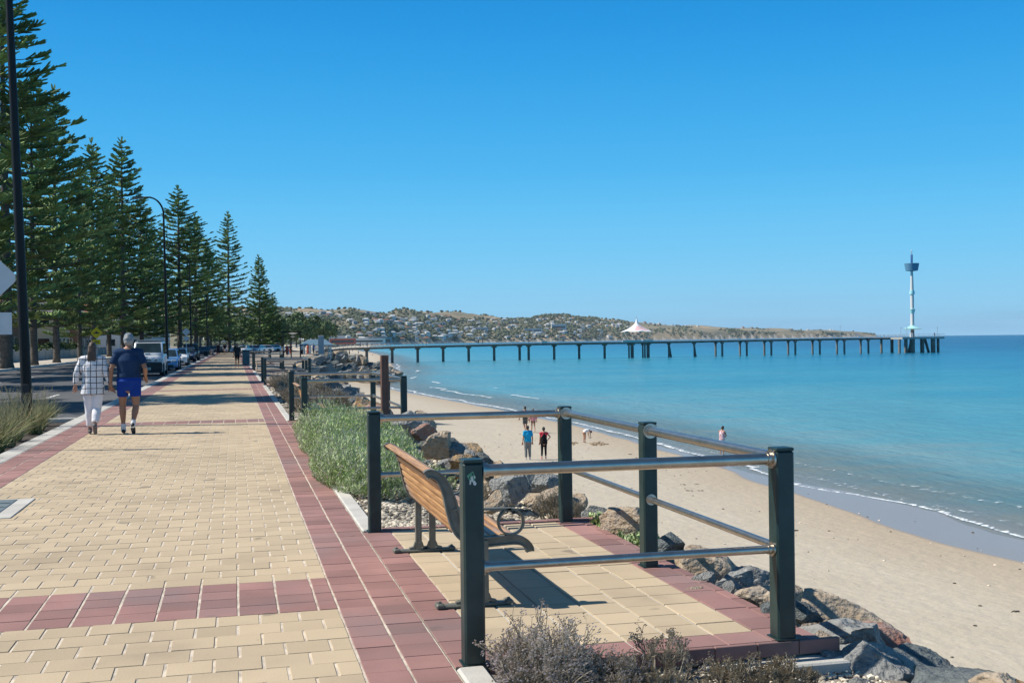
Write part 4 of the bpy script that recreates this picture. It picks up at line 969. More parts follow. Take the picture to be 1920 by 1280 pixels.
    if hm_:
        hb = MB(); o = -fwd * .014 * s + hd * .016 * s
        chain(hb, [hc + o - hd * .025 * s - fwd * .012 * s, hc + o + hd * .02 * s, hc + o + hd * .056 * s], [(.074 * s, .076 * s), (.083 * s, .094 * s), (.070 * s, .086 * s)], n=18)
        if fit.get('long'):
            dn = Vector((0, 0, -1)); b0 = hc - fwd * .05 * s
            for q in (-.045, -.015, .018, .046):
                chain(hb, [b0 + hd * .03 * s + sd * q * s * .8, b0 + dn * .07 * s - fwd * .03 * s + sd * q * s, b0 + dn * (.18 + U(0, .03)) * s - fwd * .045 * s + sd * q * 1.15 * s, b0 + dn * fit['long'] * s * U(.88, 1.02) - fwd * .05 * s + sd * q * 1.1 * s], [.035 * s, .034 * s, .03 * s, .014 * s], n=10)
        if fit.get('bun'): chain(hb, [hc - fwd * .10 * s + hd * .03 * s, hc - fwd * .125 * s + hd * .02 * s], [.032 * s, .028 * s])
        if fit.get('tail'): chain(hb, [hc - fwd * .10 * s + hd * .03 * s, hc - fwd * .13 * s - hd * .04 * s, hc - fwd * .12 * s - hd * .12 * s], [.028 * s, .03 * s, .012 * s])
        remeshed('hair', hb, [hm_], vox * .75, root, 1)
    if fit.get('cap'):
        cb = MB(); o = hd * .035 * s; chain(cb, [hc + o, hc + o + hd * .045 * s], [(.091 * s, .108 * s), (.080 * s, .094 * s)], n=18)
        pk = hc + hd * .035 * s + fwd * .10 * s; chain(cb, [pk - fwd * .03 * s, pk + fwd * .055 * s - hd * .012 * s], [(.062 * s, .010 * s), (.05 * s, .008 * s)], n=14)
        remeshed('cap', cb, [fit['cap']], vox * .75, root, 1)
    return root
def check_mat():
    m = bpy.data.materials.new('white_cloth_black_windowpane_check'); m.use_nodes = True; N = m.node_tree.nodes; L = m.node_tree.links; p = N['Principled BSDF']; p.inputs['Roughness'].default_value = .85
    tc = N.new('ShaderNodeTexCoord'); nz = N.new('ShaderNodeTexNoise'); nz.inputs['Scale'].default_value = 5; L.new(tc.outputs['Object'], nz.inputs['Vector'])
    ma = N.new('ShaderNodeVectorMath'); ma.operation = 'MULTIPLY_ADD'; ma.inputs[1].default_value = (.035, .035, .035); L.new(nz.outputs['Color'], ma.inputs[0]); L.new(tc.outputs['Object'], ma.inputs[2])
    sp = N.new('ShaderNodeSeparateXYZ'); L.new(ma.outputs[0], sp.inputs[0]); outs = []
    for ax, per in (('X', .098), ('Z', .105)):
        d = N.new('ShaderNodeMath'); d.operation = 'DIVIDE'; d.inputs[1].default_value = per; L.new(sp.outputs[ax], d.inputs[0])
        f = N.new('ShaderNodeMath'); f.operation = 'FRACT'; L.new(d.outputs[0], f.inputs[0])
        l = N.new('ShaderNodeMath'); l.operation = 'LESS_THAN'; l.inputs[1].default_value = .125; L.new(f.outputs[0], l.inputs[0]); outs.append(l)
    mx = N.new('ShaderNodeMath'); mx.operation = 'MAXIMUM'; L.new(outs[0].outputs[0], mx.inputs[0]); L.new(outs[1].outputs[0], mx.inputs[1])
    c = N.new('ShaderNodeMix'); c.data_type = 'RGBA'; c.inputs[6].default_value = (.78, .77, .78, 1); c.inputs[7].default_value = (.02, .022, .035, 1); L.new(mx.outputs[0], c.inputs[0]); L.new(c.outputs[2], p.inputs['Base Color'])
    n2 = N.new('ShaderNodeTexNoise'); n2.inputs['Scale'].default_value = 9; n2.inputs['Detail'].default_value = 3; L.new(tc.outputs['Object'], n2.inputs['Vector'])
    b = N.new('ShaderNodeBump'); b.inputs['Strength'].default_value = .6; b.inputs['Distance'].default_value = .03; L.new(n2.outputs[0], b.inputs['Height']); L.new(b.outputs[0], p.inputs['Normal'])
    return m
walkR = dict(kR=(.095, .06, .50), aR=(.10, .08, .085), tR=(.11, .24, .03), kL=(-.085, -.02, .49), aL=(-.075, -.22, .19), tL=(-.075, -.16, .045), hip=.92)
walkL = dict(kL=(-.095, .06, .50), aL=(-.10, .08, .085), tL=(-.11, .24, .03), kR=(.085, -.02, .49), aR=(.075, -.22, .19), tR=(.075, -.16, .045), hip=.92)
# the couple on the path
wp = G(176, 815, 0); mp_ = G(243, 813, 0)
person('woman walking away in a white checked jacket and white trousers, holding hands', (wp.x - .02, wp.y + .1, 0), rad(-3), 1.66,
       {**walkL, 'hip': .92, 'aR': (.062, -.20, .185), 'tR': (.062, -.15, .04), 'kL': (-.075, .06, .50), 'aL': (-.075, .10, .09), 'eL': (-.285, -.03, 1.16), 'wL': (-.315, .02, .93), 'eR': (.265, -.06, 1.15), 'wR': (.335, -.02, .92), 'kR': (.07, 0, .49)},
       dict(k=1.08, top=check_mat(), topname='jacket', tg=.026, low=.16, flare=1.12, sleeve=1.86, bottom=cloth('white_trousers', (.80, .78, .80)), leg=1.84, bg=.024, hair=HAIRB, long=.36, shoe=M('grey_sandal', (.12, .11, .11), .7)), vox=.011, near=True)
person('man in navy T-shirt, blue shorts and grey cap walking away on the path', (mp_.x, mp_.y, 0), rad(-4), 1.80,
       {**walkL, 'eL': (-.285, -.05, 1.15), 'wL': (-.305, -.01, .90), 'eR': (.285, -.07, 1.14), 'wR': (.265, .10, 1.0), 'hL': (-.098, 0, .92), 'hR': (.098, 0, .92), 'kL': (-.122, .06, .50), 'kR': (.118, -.02, .49), 'aR': (.085, -.20, .17), 'tR': (.088, -.13, .035), 'aL': (-.11, .06, .085), 'tL': (-.125, .22, .03)},
       dict(k=1.12, top=cloth('navy_shirt', (.012, .038, .095)), tg=.030, low=-.07, flare=1.04, sleeve=.72, bottom=cloth('royal_blue_shorts', (.008, .045, .27)), leg=.62, bg=.034, cap=M('grey_blue_cap', (.12, .17, .21), .8, col2=(.30, .33, .35), scale=25), hair=HAIRG, sock=M('white_sock', (.75, .75, .75), .9), shoe=M('dark_trainer', (.025, .03, .04), .5)), vox=.011, skin=SKIN2, near=True)
# far walkers
person('walker in dark T-shirt and black shorts coming along the path', G(445, 690, 0), rad(180), 1.62, dict(walkR), dict(top=cloth('charcoal_shirt', (.03, .035, .04)), tg=.03, sleeve=.6, bottom=cloth('black_shorts', (.012, .012, .014)), leg=.55, hair=HAIRD, barefoot=True, k=1.05), vox=.03, skin=SKIN2)
pz = G(425, 661.5, 0)
person('distant person in black top beside the tree trunk at the path end', (pz.x, 165, 0), rad(180), 1.7, dict(walkL), dict(top=cloth('black_top', (.015, .012, .012)), sleeve=.6, bottom=cloth('white_skirt', (.5, .48, .47)), leg=.8, hair=HAIRD), vox=.045)
person('distant person in dark clothes left of the tree trunk at the path end', (pz.x - .9, 166, 0), rad(170), 1.72, dict(walkR), dict(top=cloth('dark_top', (.02, .02, .022)), sleeve=.9, bottom=cloth('dark_trousers', (.02, .02, .025)), leg=1.9, hair=HAIRD), vox=.045)
# beach group
bz = -4.70
def onb(px, py):
    p = G(px, py, bz)
    for _ in range(4): p = G(px, py, height(p.x, p.y))
    return p
person('person in bright blue T-shirt and grey trousers standing on the sand', onb(990, 861), rad(4), 1.78, {**BASE, 'aL': (-.12, -.05, .085), 'tL': (-.13, .1, .03)}, dict(k=1.05, top=cloth('bright_blue_shirt', (.01, .34, .62)), tg=.03, sleeve=.7, bottom=cloth('grey_trousers', (.20, .21, .215)), leg=1.9, hair=HAIRD, shoe=M('pale_shoe', (.5, .5, .5), .7)), vox=.022, skin=SKIN2)
person('person in black vest over red top and black leggings, hand on hip', onb(1020, 860), rad(-6), 1.68, {**BASE, 'eR': (.36, -.05, 1.20), 'wR': (.20, -.02, 1.03), 'eL': (-.215, -.02, 1.13), 'wL': (-.225, .06, .90), 'aL': (-.13, -.06, .085), 'tL': (-.15, .08, .03)}, dict(vest=cloth('black_vest', (.012, .012, .014)), top=cloth('red_top', (.62, .05, .08)), tg=.022, low=.0, sleeve=.3, bottom=cloth('black_leggings', (.012, .012, .014)), leg=1.8, bg=.01, cap=M('dark_cap', (.04, .05, .04), .8), hair=HAIRD, shoe=M('pink_shoe', (.6, .2, .2), .6)), vox=.022)
person('man in black singlet and grey shorts walking away along the wet sand', onb(985, 810), rad(2), 1.80, {**walkR, 'eL': (-.33, -.05, 1.18), 'wL': (-.40, -.02, .95)}, dict(top=cloth('black_singlet', (.015, .015, .018)), sleeve=0, tg=.02, bottom=cloth('grey_shorts', (.11, .12, .12)), leg=.85, bg=.035, hair=HAIRD, barefoot=True), vox=.025, skin=SKIN2)
person('woman in pink shirt and dark shorts walking beside the man in black', onb(1000, 811), rad(-2), 1.66, {**walkL}, dict(top=cloth('pink_shirt', (.70, .30, .32)), sleeve=1.5, tg=.03, low=.06, bottom=cloth('dark_grey_shorts', (.08, .075, .07)), leg=.45, hair=HAIRB, bun=True, barefoot=True), vox=.025)
bend = dict(hip=.88, pelvis=(0, 0, .90), waist=(0, .10, 1.0), chest=(0, .32, 1.02), neck=(0, .48, .98), head=(0, .60, .90), look=(0, .2, -1), sL=(-.17, .42, .98), eL=(-.17, .46, .72), wL=(-.14, .50, .50), sR=(.17, .42, .98), eR=(.17, .46, .72), wR=(.14, .50, .50), hL=(-.08, 0, .88), hR=(.08, 0, .88), kL=(-.1, .02, .47), kR=(.1, .02, .47))
person('child in white bending over to draw in the sand', onb(1096, 830), rad(-78), 1.32, bend, dict(k=1.1, top=cloth('white_swimsuit', (.75, .73, .72)), sleeve=0, tg=.02, bottom=cloth('white_briefs', (.72, .72, .72)), leg=.12, hair=HAIRB, barefoot=True), vox=.022)
wpz = G(1355, 860, -5.02)
p_ = D(1354, 843, 64)
person('woman in white and red swimwear standing in the shallows looking down', (p_.x, p_.y, -5.12), rad(-60), 1.72, {**BASE, 'neck': (0, .03, 1.46), 'head': (0, .085, 1.585), 'look': (0, .8, -.5), 'eL': (-.23, .10, 1.17), 'wL': (-.10, .22, 1.12), 'eR': (.23, .10, 1.17), 'wR': (.10, .22, 1.12)}, dict(top=M('white_red_swim_top', (.75, .72, .74), .8, col2=(.45, .10, .16), scale=9), sleeve=0, bottom=cloth('white_swim_shorts', (.72, .72, .75)), leg=.35, hair=HAIRB, tail=True, barefoot=True), vox=.02)
sm = MB()
random.seed(2)
for cx0, n, w in ((1072, 26, 10), (1122, 46, 18)):
    for _ in range(n):
        q = onb(cx0 + random.gauss(0, w * .5), 831 + random.gauss(0, 1.6) + (cx0 > 1100) * 1.0); sm.ico((q.x, q.y, q.z), U(.05, .14), jit=.2, sq=(1, 1, .6))
tag(sm.build('sand_castle', M('damp_sand_lumps', (.30, .22, .14), .95)), 'low heaps of dug damp sand beside the bending child', 'sand heap', kind='stuff')
# tiny far beach people
fit_opts = [(cloth('far_dark', (.03, .03, .04)), HAIRD), (cloth('far_white', (.7, .7, .7)), HAIRB), (cloth('far_red', (.4, .08, .06)), HAIRD), (cloth('far_blue', (.05, .12, .3)), HAIRB)]
fars = [(672, 664, 'tall dark figure on the far sand left of the first pier pile'), (698, 668, 'small dark figure on the far sand right of the first pier pile'), (714, 675, 'pale figure at the far waterline left of the brown post'), (661, 660, 'tiny figure near the far waterline beyond the pier'), (655, 667, 'dark figure standing on top of the distant rock groyne')]
for i, (px, py, lb) in enumerate(fars):
    p = G(px, py, -4.6 if i < 4 else -2.2); 
    if i == 3: p = G(px, py, -4.8)
    person(lb, p, U(0, 6), 1.7, dict(walkR if i % 2 else walkL), dict(top=fit_opts[i % 4][0], sleeve=.6, bottom=fit_opts[(i * 3) % 4][0], leg=.8, hair=fit_opts[i % 4][1], barefoot=True), vox=.06, skin=SKIN2)
for i, (px, Y, lb) in enumerate([(566, 150, 'first figure left of the shelter on the lower walk'), (577, 155, 'second figure by the shelter posts'), (588, 170, 'dark figure right of the shelter posts'), (545, 160, 'figure by the pergola lamps'), (532, 140, 'figure in dark clothes behind the far railing'), (538, 150, 'figure in blue behind the far railing')]):
    p = PY(px, 664, Y); p.z = -.22
    person(lb, p, U(0, 6), 1.7, dict(walkR), dict(top=fit_opts[(i + 1) % 4][0], sleeve=.6, bottom=fit_opts[(i * 2) % 4][0], leg=1.7, hair=HAIRD), vox=.06, skin=SKIN2)

# ---------------------------------------------------------------- vehicles
def paint(name, c, metal=.3): return M(name, c, .28, metal=metal, var=.05, spec=.6)
mt['lampglass'] = M('headlight_glass', (.55, .58, .60), .12, spec=.9); mt['redlens'] = M('red_lens', (.35, .01, .01), .2); mt['plate'] = M('number_plate', (.70, .70, .62), .5); mt['dark'] = M('dark_plastic', (.022, .024, .026), .6)
def vehicle(name, loc, rz, label, cat, col, L=4.3, Wd=1.75, Hh=1.45, hood=.92, kind='hatch', metal=.3, group=None, detail=True, plate=True):
    """front faces -Y"""
    t = thing(name, loc, label, cat, group, rz); pm = paint(name + '_paint', col, metal)
    hl = L / 2
    if kind == 'van': lower = [(-hl, .28), (-hl - .02, .62), (-hl + .05, .92), (-hl + .55, 1.16), (-hl + .95, 1.22), (hl - .02, 1.22), (hl, .9), (hl, .30), (hl - .3, .22), (-hl + .3, .20)]; cab = [(-hl + .62, 1.18), (-hl + 1.28, Hh - .05), (-hl + 1.5, Hh), (hl - .2, Hh), (hl - .04, Hh - .2), (hl - .02, 1.18)]
    elif kind == 'suv': lower = [(-hl, .32), (-hl, .70), (-hl + .12, .95), (-hl + 1.05, 1.05), (hl - .02, 1.08), (hl, .8), (hl - .02, .34), (hl - .3, .25), (-hl + .3, .25)]; cab = [(-hl + .95, 1.02), (-hl + 1.65, Hh - .06), (-hl + 1.9, Hh), (hl - .5, Hh - .02), (hl - .12, 1.06)]
    elif kind == 'sedan': lower = [(-hl, .25), (-hl - .02, .52), (-hl + .15, .72), (-hl + 1.15, hood), (hl - 1.0, hood + .06), (hl - .05, hood), (hl, .6), (hl - .05, .28), (hl - .3, .2), (-hl + .3, .2)]; cab = [(-hl + 1.0, hood - .04), (-hl + 1.85, Hh - .04), (-hl + 2.1, Hh), (hl - 1.6, Hh - .02), (hl - .75, hood)]
    else: lower = [(-hl, .25), (-hl - .02, .52), (-hl + .15, .74), (-hl + 1.0, hood + .02), (hl - .05, hood + .06), (hl, .6), (hl - .05, .28), (hl - .3, .2), (-hl + .3, .2)]; cab = [(-hl + .85, hood - .02), (-hl + 1.65, Hh - .04), (-hl + 1.9, Hh), (hl - .6, Hh - .03), (hl - .1, hood + .04)]
    def tx(x, y, z):      # tumblehome and rounded nose
        base = hood if kind not in ('van', 'suv') else 1.1
        k = 1 - max(0, (z - base)) * (.10 if kind == 'van' else .30); k *= 1 - max(0, (abs(y) - (hl - .5))) * .16; k *= 1 - max(0, .45 - z) * .12
        return x * k
    def solid(poly, w, bev):
        bm = bmesh.new(); a = [bm.verts.new((-w, y, z)) for y, z in poly]; b = [bm.verts.new((w, y, z)) for y, z in poly]
        n = len(poly); bm.faces.new(a[::-1]); bm.faces.new(b)
        for i in range(n): bm.faces.new((a[i], a[(i + 1) % n], b[(i + 1) % n], b[i]))
        bmesh.ops.recalc_face_normals(bm, faces=bm.faces[:]); bmesh.ops.bevel(bm, geom=bm.edges[:], offset=bev, segments=3, profile=.6, affect='EDGES', clamp_overlap=True)
        for v in bm.verts: v.co.x = tx(v.co.x, v.co.y, v.co.z)
        return bm
    bm = solid(lower, Wd / 2, .085 if kind != 'van' else .11); b2 = solid(cab, Wd / 2 - .035, .07); me2 = bpy.data.meshes.new('x'); b2.to_mesh(me2); bm.from_mesh(me2); bpy.data.meshes.remove(me2); b2.free()
    me = bpy.data.meshes.new('body'); bm.to_mesh(me); bm.free(); me.materials.append(pm); bo = bpy.data.objects.new('body', me); C.objects.link(bo); bo.parent = t; autosmooth(bo, 40)
    # glazing
    def pan(nm, pts, m, par=t):
        mb = MB(); mb.quad(*pts); return mb.build(nm, m, par)
    (y0, z0), (y1, z1) = cab[0], cab[1]; hw = Wd / 2 - .035
    d = Vector((0, z1 - z0, -(y1 - y0))).normalized(); f0, f1 = (.20 if kind == 'van' else .12), .94
    pa = lambda f, x: Vector((tx(x, lerp(y0, y1, f), lerp(z0, z1, f)), lerp(y0, y1, f), lerp(z0, z1, f))) + Vector((0, -abs(z1 - z0), abs(y1 - y0))).normalized() * .012
    pan('windscreen', [pa(f0, -hw + .10), pa(f0, hw - .10), pa(f1, hw - .13), pa(f1, -hw + .13)], mt['glass'])
    (ya, za), (yb, zb) = cab[-1], cab[-2]; dz = zb - za
    pb = lambda f, x: Vector((tx(x, lerp(ya, yb, f), lerp(za, zb, f)), lerp(ya, yb, f), lerp(za, zb, f))) + Vector((0, abs(dz), abs(ya - yb) + .001)).normalized() * .014
    pan('rear_window', [pb(.15, hw - .12), pb(.15, -hw + .12), pb(.9, -hw + .14), pb(.9, hw - .14)], mt['glass'])
    zl, zu = cab[0][1] + .07, Hh - .11
    for sx in (-1, 1):
        q = lambda y, z: Vector((sx * (abs(tx(hw, y, z)) + .008), y, z))
        f = lambda z: interp(z, [z0, z1], [y0, y1]) + .12
        ye = cab[-1][0] - .22; ym = (f(zl) + ye) / 2 + .1
        pan('side_window', [q(f(zl), zl), q(ym - .04, zl), q(ym - .04, zu), q(f(zu), zu)], mt['glass']); pan('side_window', [q(ym + .04, zl), q(ye, zl), q(ye - .25, zu), q(ym + .04, zu)], mt['glass'])
        mm = MB(); mm.box((sx * (Wd / 2 + .07), y0 + .32, zl + .06), (.17, .10, .14), bev=.03); mm.box((sx * (Wd / 2 - .0), y0 + .32, zl + .02), (.10, .04, .03)); mm.build('wing_mirror', mt['dark'] if kind == 'van' else pm, t)
    # wheels
    wr_ = .34 if kind in ('van', 'suv') else .31
    for sx in (-1, 1):
        for wy in (-hl + .82, hl - .78):
            wb = MB(); M4 = Matrix.Translation((sx * (Wd / 2 - .11), wy, wr_)) @ Matrix.Rotation(math.pi / 2, 4, 'Y'); prof = [(wr_ * .6, -.10), (wr_ * .92, -.105), (wr_, -.07), (wr_, .07), (wr_ * .92, .105), (wr_ * .6, .10)]
            wb.lathe(prof, n=24); wb.v = [tuple(M4 @ Vector(v)) for v in wb.v]; wo = wb.build('wheel', mt['rubber'], t, smooth=False)
            rb = MB(); rb.lathe([(wr_ * .62, -.112), (wr_ * .5, -.098), (.06, -.118), (.06, .118), (wr_ * .5, .098), (wr_ * .62, .112)], n=20); rb.v = [tuple(M4 @ Vector(v)) for v in rb.v]; rb.build('rim', mt['chrome'], wo)
            ab = MB(); ab.lathe([(wr_ + .055, -.125), (wr_ + .055, .118)], n=24); ab.v = [tuple(M4 @ Vector(v)) for v in ab.v]; ab.build('wheel_arch', mt['dark'], t)
    yf = -hl
    if kind == 'van':
        mb = MB(); mb.box((0, yf - .02, .52), (Wd * .95, .20, .50), bev=.06); mb.box((0, yf - .11, .36), (Wd * .6, .05, .14), bev=.02); mb.build('bumper', mt['dark'], t)
        mb = MB(); mb.box((0, yf + .005, .865), (1.0, .05, .13), bev=.01); mb.build('grille', mt['dark'], t); mb = MB(); mb.box((0, yf - .025, .855), (1.02, .02, .02)); mb.build('grille_bar', mt['chrome'], t)
        for x in (-.30, .30): mb = MB(); mb.lathe([(.10, -.02), (.10, .03), (.07, .035)], n=16); mb.v = [(x + a, yf - .05 - c, .88 + b) for a, b, c in mb.v]; mb.build('spotlight', mt['lampglass'], t)
        for sx in (-1, 1): mb = MB(); mb.box((sx * .68, yf + .03, .86), (.34, .09, .20), bev=.03); mb.build('headlight', mt['lampglass'], t)
        mb = MB(); mb.box((0, .3, Hh + .06), (1.3, 2.6, .07), bev=.02)
        for yy in (-.9, 0, .9, 1.5): mb.box((0, yy, Hh + .02), (1.45, .05, .05))
        mb.build('roof_rack', M('rack_grey', (.22, .25, .27), .5), t)
        if plate:
            p_ = MB(); p_.box((-.16 * 0, yf - .145, .42), (.40, .012, .13)); po = p_.build('number_plate', mt['plate'], t)
            g_ = MB()
            for k, x in enumerate((-.14, -.10, -.06, .02, .06, .10, .14)): g_.box((x, yf - .153, .42), (.022, .004, .065)); g_.box((x + .01, yf - .153, .42 + (.02 if k % 2 else -.02)), (.02, .004, .014))
            g_.build('plate_characters', mt['dark'], po)
        mb = MB(); mb.box((-.05, y0 + .06, 1.27), (.26, .12, .03)); mb.build('dashboard_paper', mt['white'], t)
    else:
        mb = MB(); zb_ = .60 if kind != 'suv' else .72; mb.box((0, yf - .012, zb_), (.75, .04, .11), bev=.02); mb.build('grille', mt['dark'], t)
        mb = MB(); mb.box((0, yf - .02, .33), (1.1, .04, .13), bev=.02); mb.build('air_intake', mt['dark'], t)
        for sx in (-1, 1):
            mb = MB(); mb.box((sx * (Wd / 2 - .30), yf + .055, zb_ + .06), (.34, .12, .14), rz=sx * .32, bev=.035); mb.build('headlight', mt['lampglass'], t)
        if plate: p_ = MB(); p_.box((0, yf - .05, .44), (.37, .012, .12)); p_.build('number_plate', mt['plate'], t)
    for sx in (-1, 1): mb = MB(); mb.box((sx * (Wd / 2 - .14), hl - .01, .8), (.16, .05, .24), bev=.02); mb.build('tail_light', mt['redlens'], t)
    return t
pv = G(288, 706, -.15)
vehicle('van', (-4.72, 67.8, -.15), 0, 'silver van with roof rack and dark bumper parked at the kerb behind the couple', 'van', (.66, .69, .72), L=4.7, Wd=1.72, Hh=1.93, kind='van')
vehicle('hatchback', (-4.50, 80.0, -.15), 0, 'light blue hatchback parked behind the silver van', 'car', (.16, .33, .58), Hh=1.46, kind='hatch', hood=.90)
vehicle('sedan_car', (-4.62, 98.5, -.15), 0, 'white sedan parked between the blue hatchback and the dark cars', 'car', (.72, .73, .74), Hh=1.43, kind='sedan', metal=0)
vehicle('hatchback', (-4.75, 119.5, -.15), 0, 'dark purple small car parked behind the yellow grass clump', 'car', (.035, .03, .06), Hh=1.45, kind='hatch')
vehicle('off_roader', (-4.75, 131, -.15), 0, 'dark green tall four wheel drive behind the purple car', 'car', (.02, .035, .035), L=4.8, Wd=1.85, Hh=1.85, kind='suv', metal=.1)
random.seed(31)
ci = 0
cols = [((.72, .73, .74), 'white'), ((.45, .47, .5), 'silver'), ((.72, .73, .74), 'white'), ((.05, .06, .08), 'dark'), ((.30, .04, .03), 'red'), ((.72, .73, .74), 'white'), ((.10, .2, .4), 'blue')]
protos = {}
for i, (px, Y, c) in enumerate([(449, 212, 0), (457, 206, 2), (466, 214, 1), (474, 222, 0), (483, 216, 5), (492, 226, 0), (452, 236, 5), (461, 240, 0), (470, 246, 6), (480, 250, 0), (500, 232, 3), (508, 246, 0), (416, 226, 0), (408, 240, 4), (424, 262, 1), (402, 222, 3), (368, 176, 3), (497, 262, 0)]):
    p = PY(px, 655, Y); col, cn = cols[c]
    row_ = 'front row' if Y < 219 else 'second row' if Y < 238 else 'back row'; side = 'left of the trunk' if px < 428 else 'near the trunk' if px < 465 else 'middle' if px < 485 else 'seaward end'
    if px == 368: lb = 'dark car parked by the far footpath under the pines'; row_ = ''
    else: lb = '%s car, %s of the car park, %s, %s from left' % (cn, row_, side, ['one', 'two', 'three', 'four', 'five', 'six', 'seven', 'eight', 'nine', 'ten', 'eleven', 'twelve', 'thirteen', 'fourteen', 'fifteen', 'sixteen', 'seventeen', 'eighteen'][sorted([449, 457, 466, 474, 483, 492, 452, 461, 470, 480, 500, 508, 416, 408, 424, 402, 368, 497]).index(px)])
    if c not in protos: protos[c] = vehicle('sedan_car' if i % 2 else 'hatchback', (p.x, Y, -.15), U(-.5, .5), lb, 'car', col, kind='sedan' if i % 2 else 'hatch', plate=False, group='cars in the distant car park'); 
    else: dup(protos[c], (p.x, Y, -.15), U(-1.9, 1.9), label=lb, group='cars in the distant car park')
# motorbike at the road edge
t = thing('motorbike', (PY(397, 658, 160).x, 160, -.15), 'dark motorbike standing at the road edge before the far car park', 'motorbike', None, rad(20))
for wy in (-.7, .7):
    b = MB(); ring = [(0, wy + .29 * math.cos(a), .33 + .29 * math.sin(a)) for a in np.linspace(0, 2 * math.pi, 21)]; b.tube(ring, .045, n=8, cap=False); b.lathe([(.05, -.03), (.05, .03)], (0, wy, .33), n=8); b.build('wheel', mt['rubber'], t)
b = MB(); chain(b, [(0, -.35, .78), (0, .05, .80), (0, .3, .74)], [.13, .15, .10]); chain(b, [(0, -.1, .42), (0, .15, .42)], [.15, .15]); b.build('body', mt['dark'], t, smooth=True)
b = MB(); b.tube([(0, -.7, .33), (0, -.42, .95)], .035); b.tube([(-.35, -.3, 1.08), (-.1, -.42, 1.0), (.1, -.42, 1.0), (.35, -.3, 1.08)], .02); b.build('handlebar', mt['chrome'], t)
b = MB(); b.tube([(0, .2, .45), (0, .7, .33)], .04); b.box((0, .5, .80), (.24, .5, .1), bev=.04); b.build('saddle', mt['dark'], t)

# ---------------------------------------------------------------- lamp posts and signs
def lamp(px, py_base, Y, lean, label, H_=11.6, arm=True):
    p = PY(px, py_base, Y); p.z = -.1
    t = thing('street_lamp', p, label, 'street lamp', 'black street lamps along the kerb'); t.rotation_euler = (0, lean, 0)
    b = MB(); b.tube([(0, 0, 0), (0, 0, .5), (0, 0, H_ - 1.2)], [.115, .105, .062], n=14); b.box((0, 0, .02), (.42, .42, .04), bev=.01); autosmooth(b.build('pole', mt['black'], t))
    b = MB(); pts = [(0, 0, H_ - 1.2)] + [(-.95 + .95 * math.cos(a), 0, H_ - 1.2 + 1.15 * math.sin(a)) for a in np.linspace(.15, math.pi / 2, 9)] + [(-1.35, 0, H_ - .05)]; b.tube(pts, [.06] * 6 + [.05] * 5, n=10); b.build('arm', mt['black'], t, smooth=True)
    b = MB(); b.box((-1.6, 0, H_ - .06), (.75, .30, .11), bev=.04); h = b.build('lamp_head', mt['postg'], t); b = MB(); b.box((-1.6, 0, H_ - .125), (.6, .22, .03), bev=.01); b.build('lens', mt['lampglass'], h)
    if H_ > 11: b = MB(); b.box((0, -.115, .75), (.12, .02, .4), bev=.005); b.build('service_door', mt['dark'], t)
for i, (px, Y, ln) in enumerate([(53, 23.9, -.0297), (314, 78.4, -.012), (359, 129, -.01), (389, 180, -.01)]):
    lamp(px, yh(px) + 3570 / (Y * .985), Y, ln, ['nearest black lamp post rising out of the grass bed at the left edge', 'black lamp post with curved arm behind the silver van', 'thin black lamp post behind the grey backed diamond sign', 'farthest black lamp post at the road end'][i])
mt['signback'] = M('sign_back_grey', (.60, .62, .62), .5, var=.05); mt['signpole'] = M('galvanised_pole', (.5, .52, .52), .4, metal=.7)
def dsign(px, pyc, Y, half, label, yel, rect=True, gap=.05, extra=None, ground=-.1, ph=None, rw=.55, rh=.36):
    c = PY(px, pyc, Y); t = thing('road_sign', (c.x, Y, ground), label, 'road sign'); z = c.z - ground
    b = MB(); b.tube([(0, .03, 0), (0, .03, z + half * .8)], .032, n=10); b.build('pole', mt['signpole'], t)
    def plate(nm, pts, m, y):
        mb = MB(); n = len(pts); mb.v += [(a, y, b_) for a, b_ in pts] + [(a, y + .006, b_) for a, b_ in pts]; mb.face(range(n)); mb.face(list(reversed(range(n, 2 * n))))
        for i in range(n): mb.face((i, n + i, n + (i + 1) % n, (i + 1) % n))
        return mb.build(nm, m, t)
    m = M('warning_yellow', (.80, .55, .01), .45) if yel else mt['signback']
    cr = .12 * half; dia = [(0 - cr, z - half + cr), (cr, z - half + cr), (half - cr, z - cr), (half - cr, z + cr), (cr, z + half - cr), (-cr, z + half - cr), (-half + cr, z + cr), (-half + cr, z - cr)]
    plate('diamond_plate', dia, m, -.01)
    if rect:
        zt = z - half - gap; plate('lower_plate', [(-rw / 2, zt - rh), (rw / 2, zt - rh), (rw / 2, zt), (-rw / 2, zt)], m, -.01)
    if yel:
        k = half / .42
        hump = [(-.20 * k, z - .05 * k), (.20 * k, z - .05 * k), (.20 * k, z - .01 * k), (.10 * k, z + .02 * k), (.05 * k, z + .10 * k), (-.05 * k, z + .10 * k), (-.10 * k, z + .02 * k), (-.20 * k, z - .01 * k)]
        plate('hump_symbol', hump, mt['dark'], -.018)
        mb = MB()
        for q in (-.12, -.04, .04, .12): mb.box((q, -.015, z - half - gap - rh / 2), (.05, .004, .16)) if q not in (.04,) else mb.box((q, -.015, z - half - gap - rh / 2), (.03, .004, .16))
        mb.build('speed_figures', mt['dark'], t)
dsign(181, 624, 98, .50, 'yellow diamond speed hump sign with a yellow plate below across the road', True, ground=-.05, rw=.62, rh=.40)
dsign(349, 622, 117, .42, 'grey back of a diamond road sign on a pale pole past the van', False)
dsign(-22, 521, 18.6, .44, 'grey back of a large diamond sign cut by the left edge', False, gap=.09, rw=.66, rh=.34)
c = PY(300, 634, 150); t = thing('notice_board', (c.x - .3, 150, -.1), 'small grey notice board behind the van roof', 'sign')
b = MB(); b.box((0, 0, 2.2), (1.5, .06, .9), bev=.02); b.build('panel', mt['signback'], t)
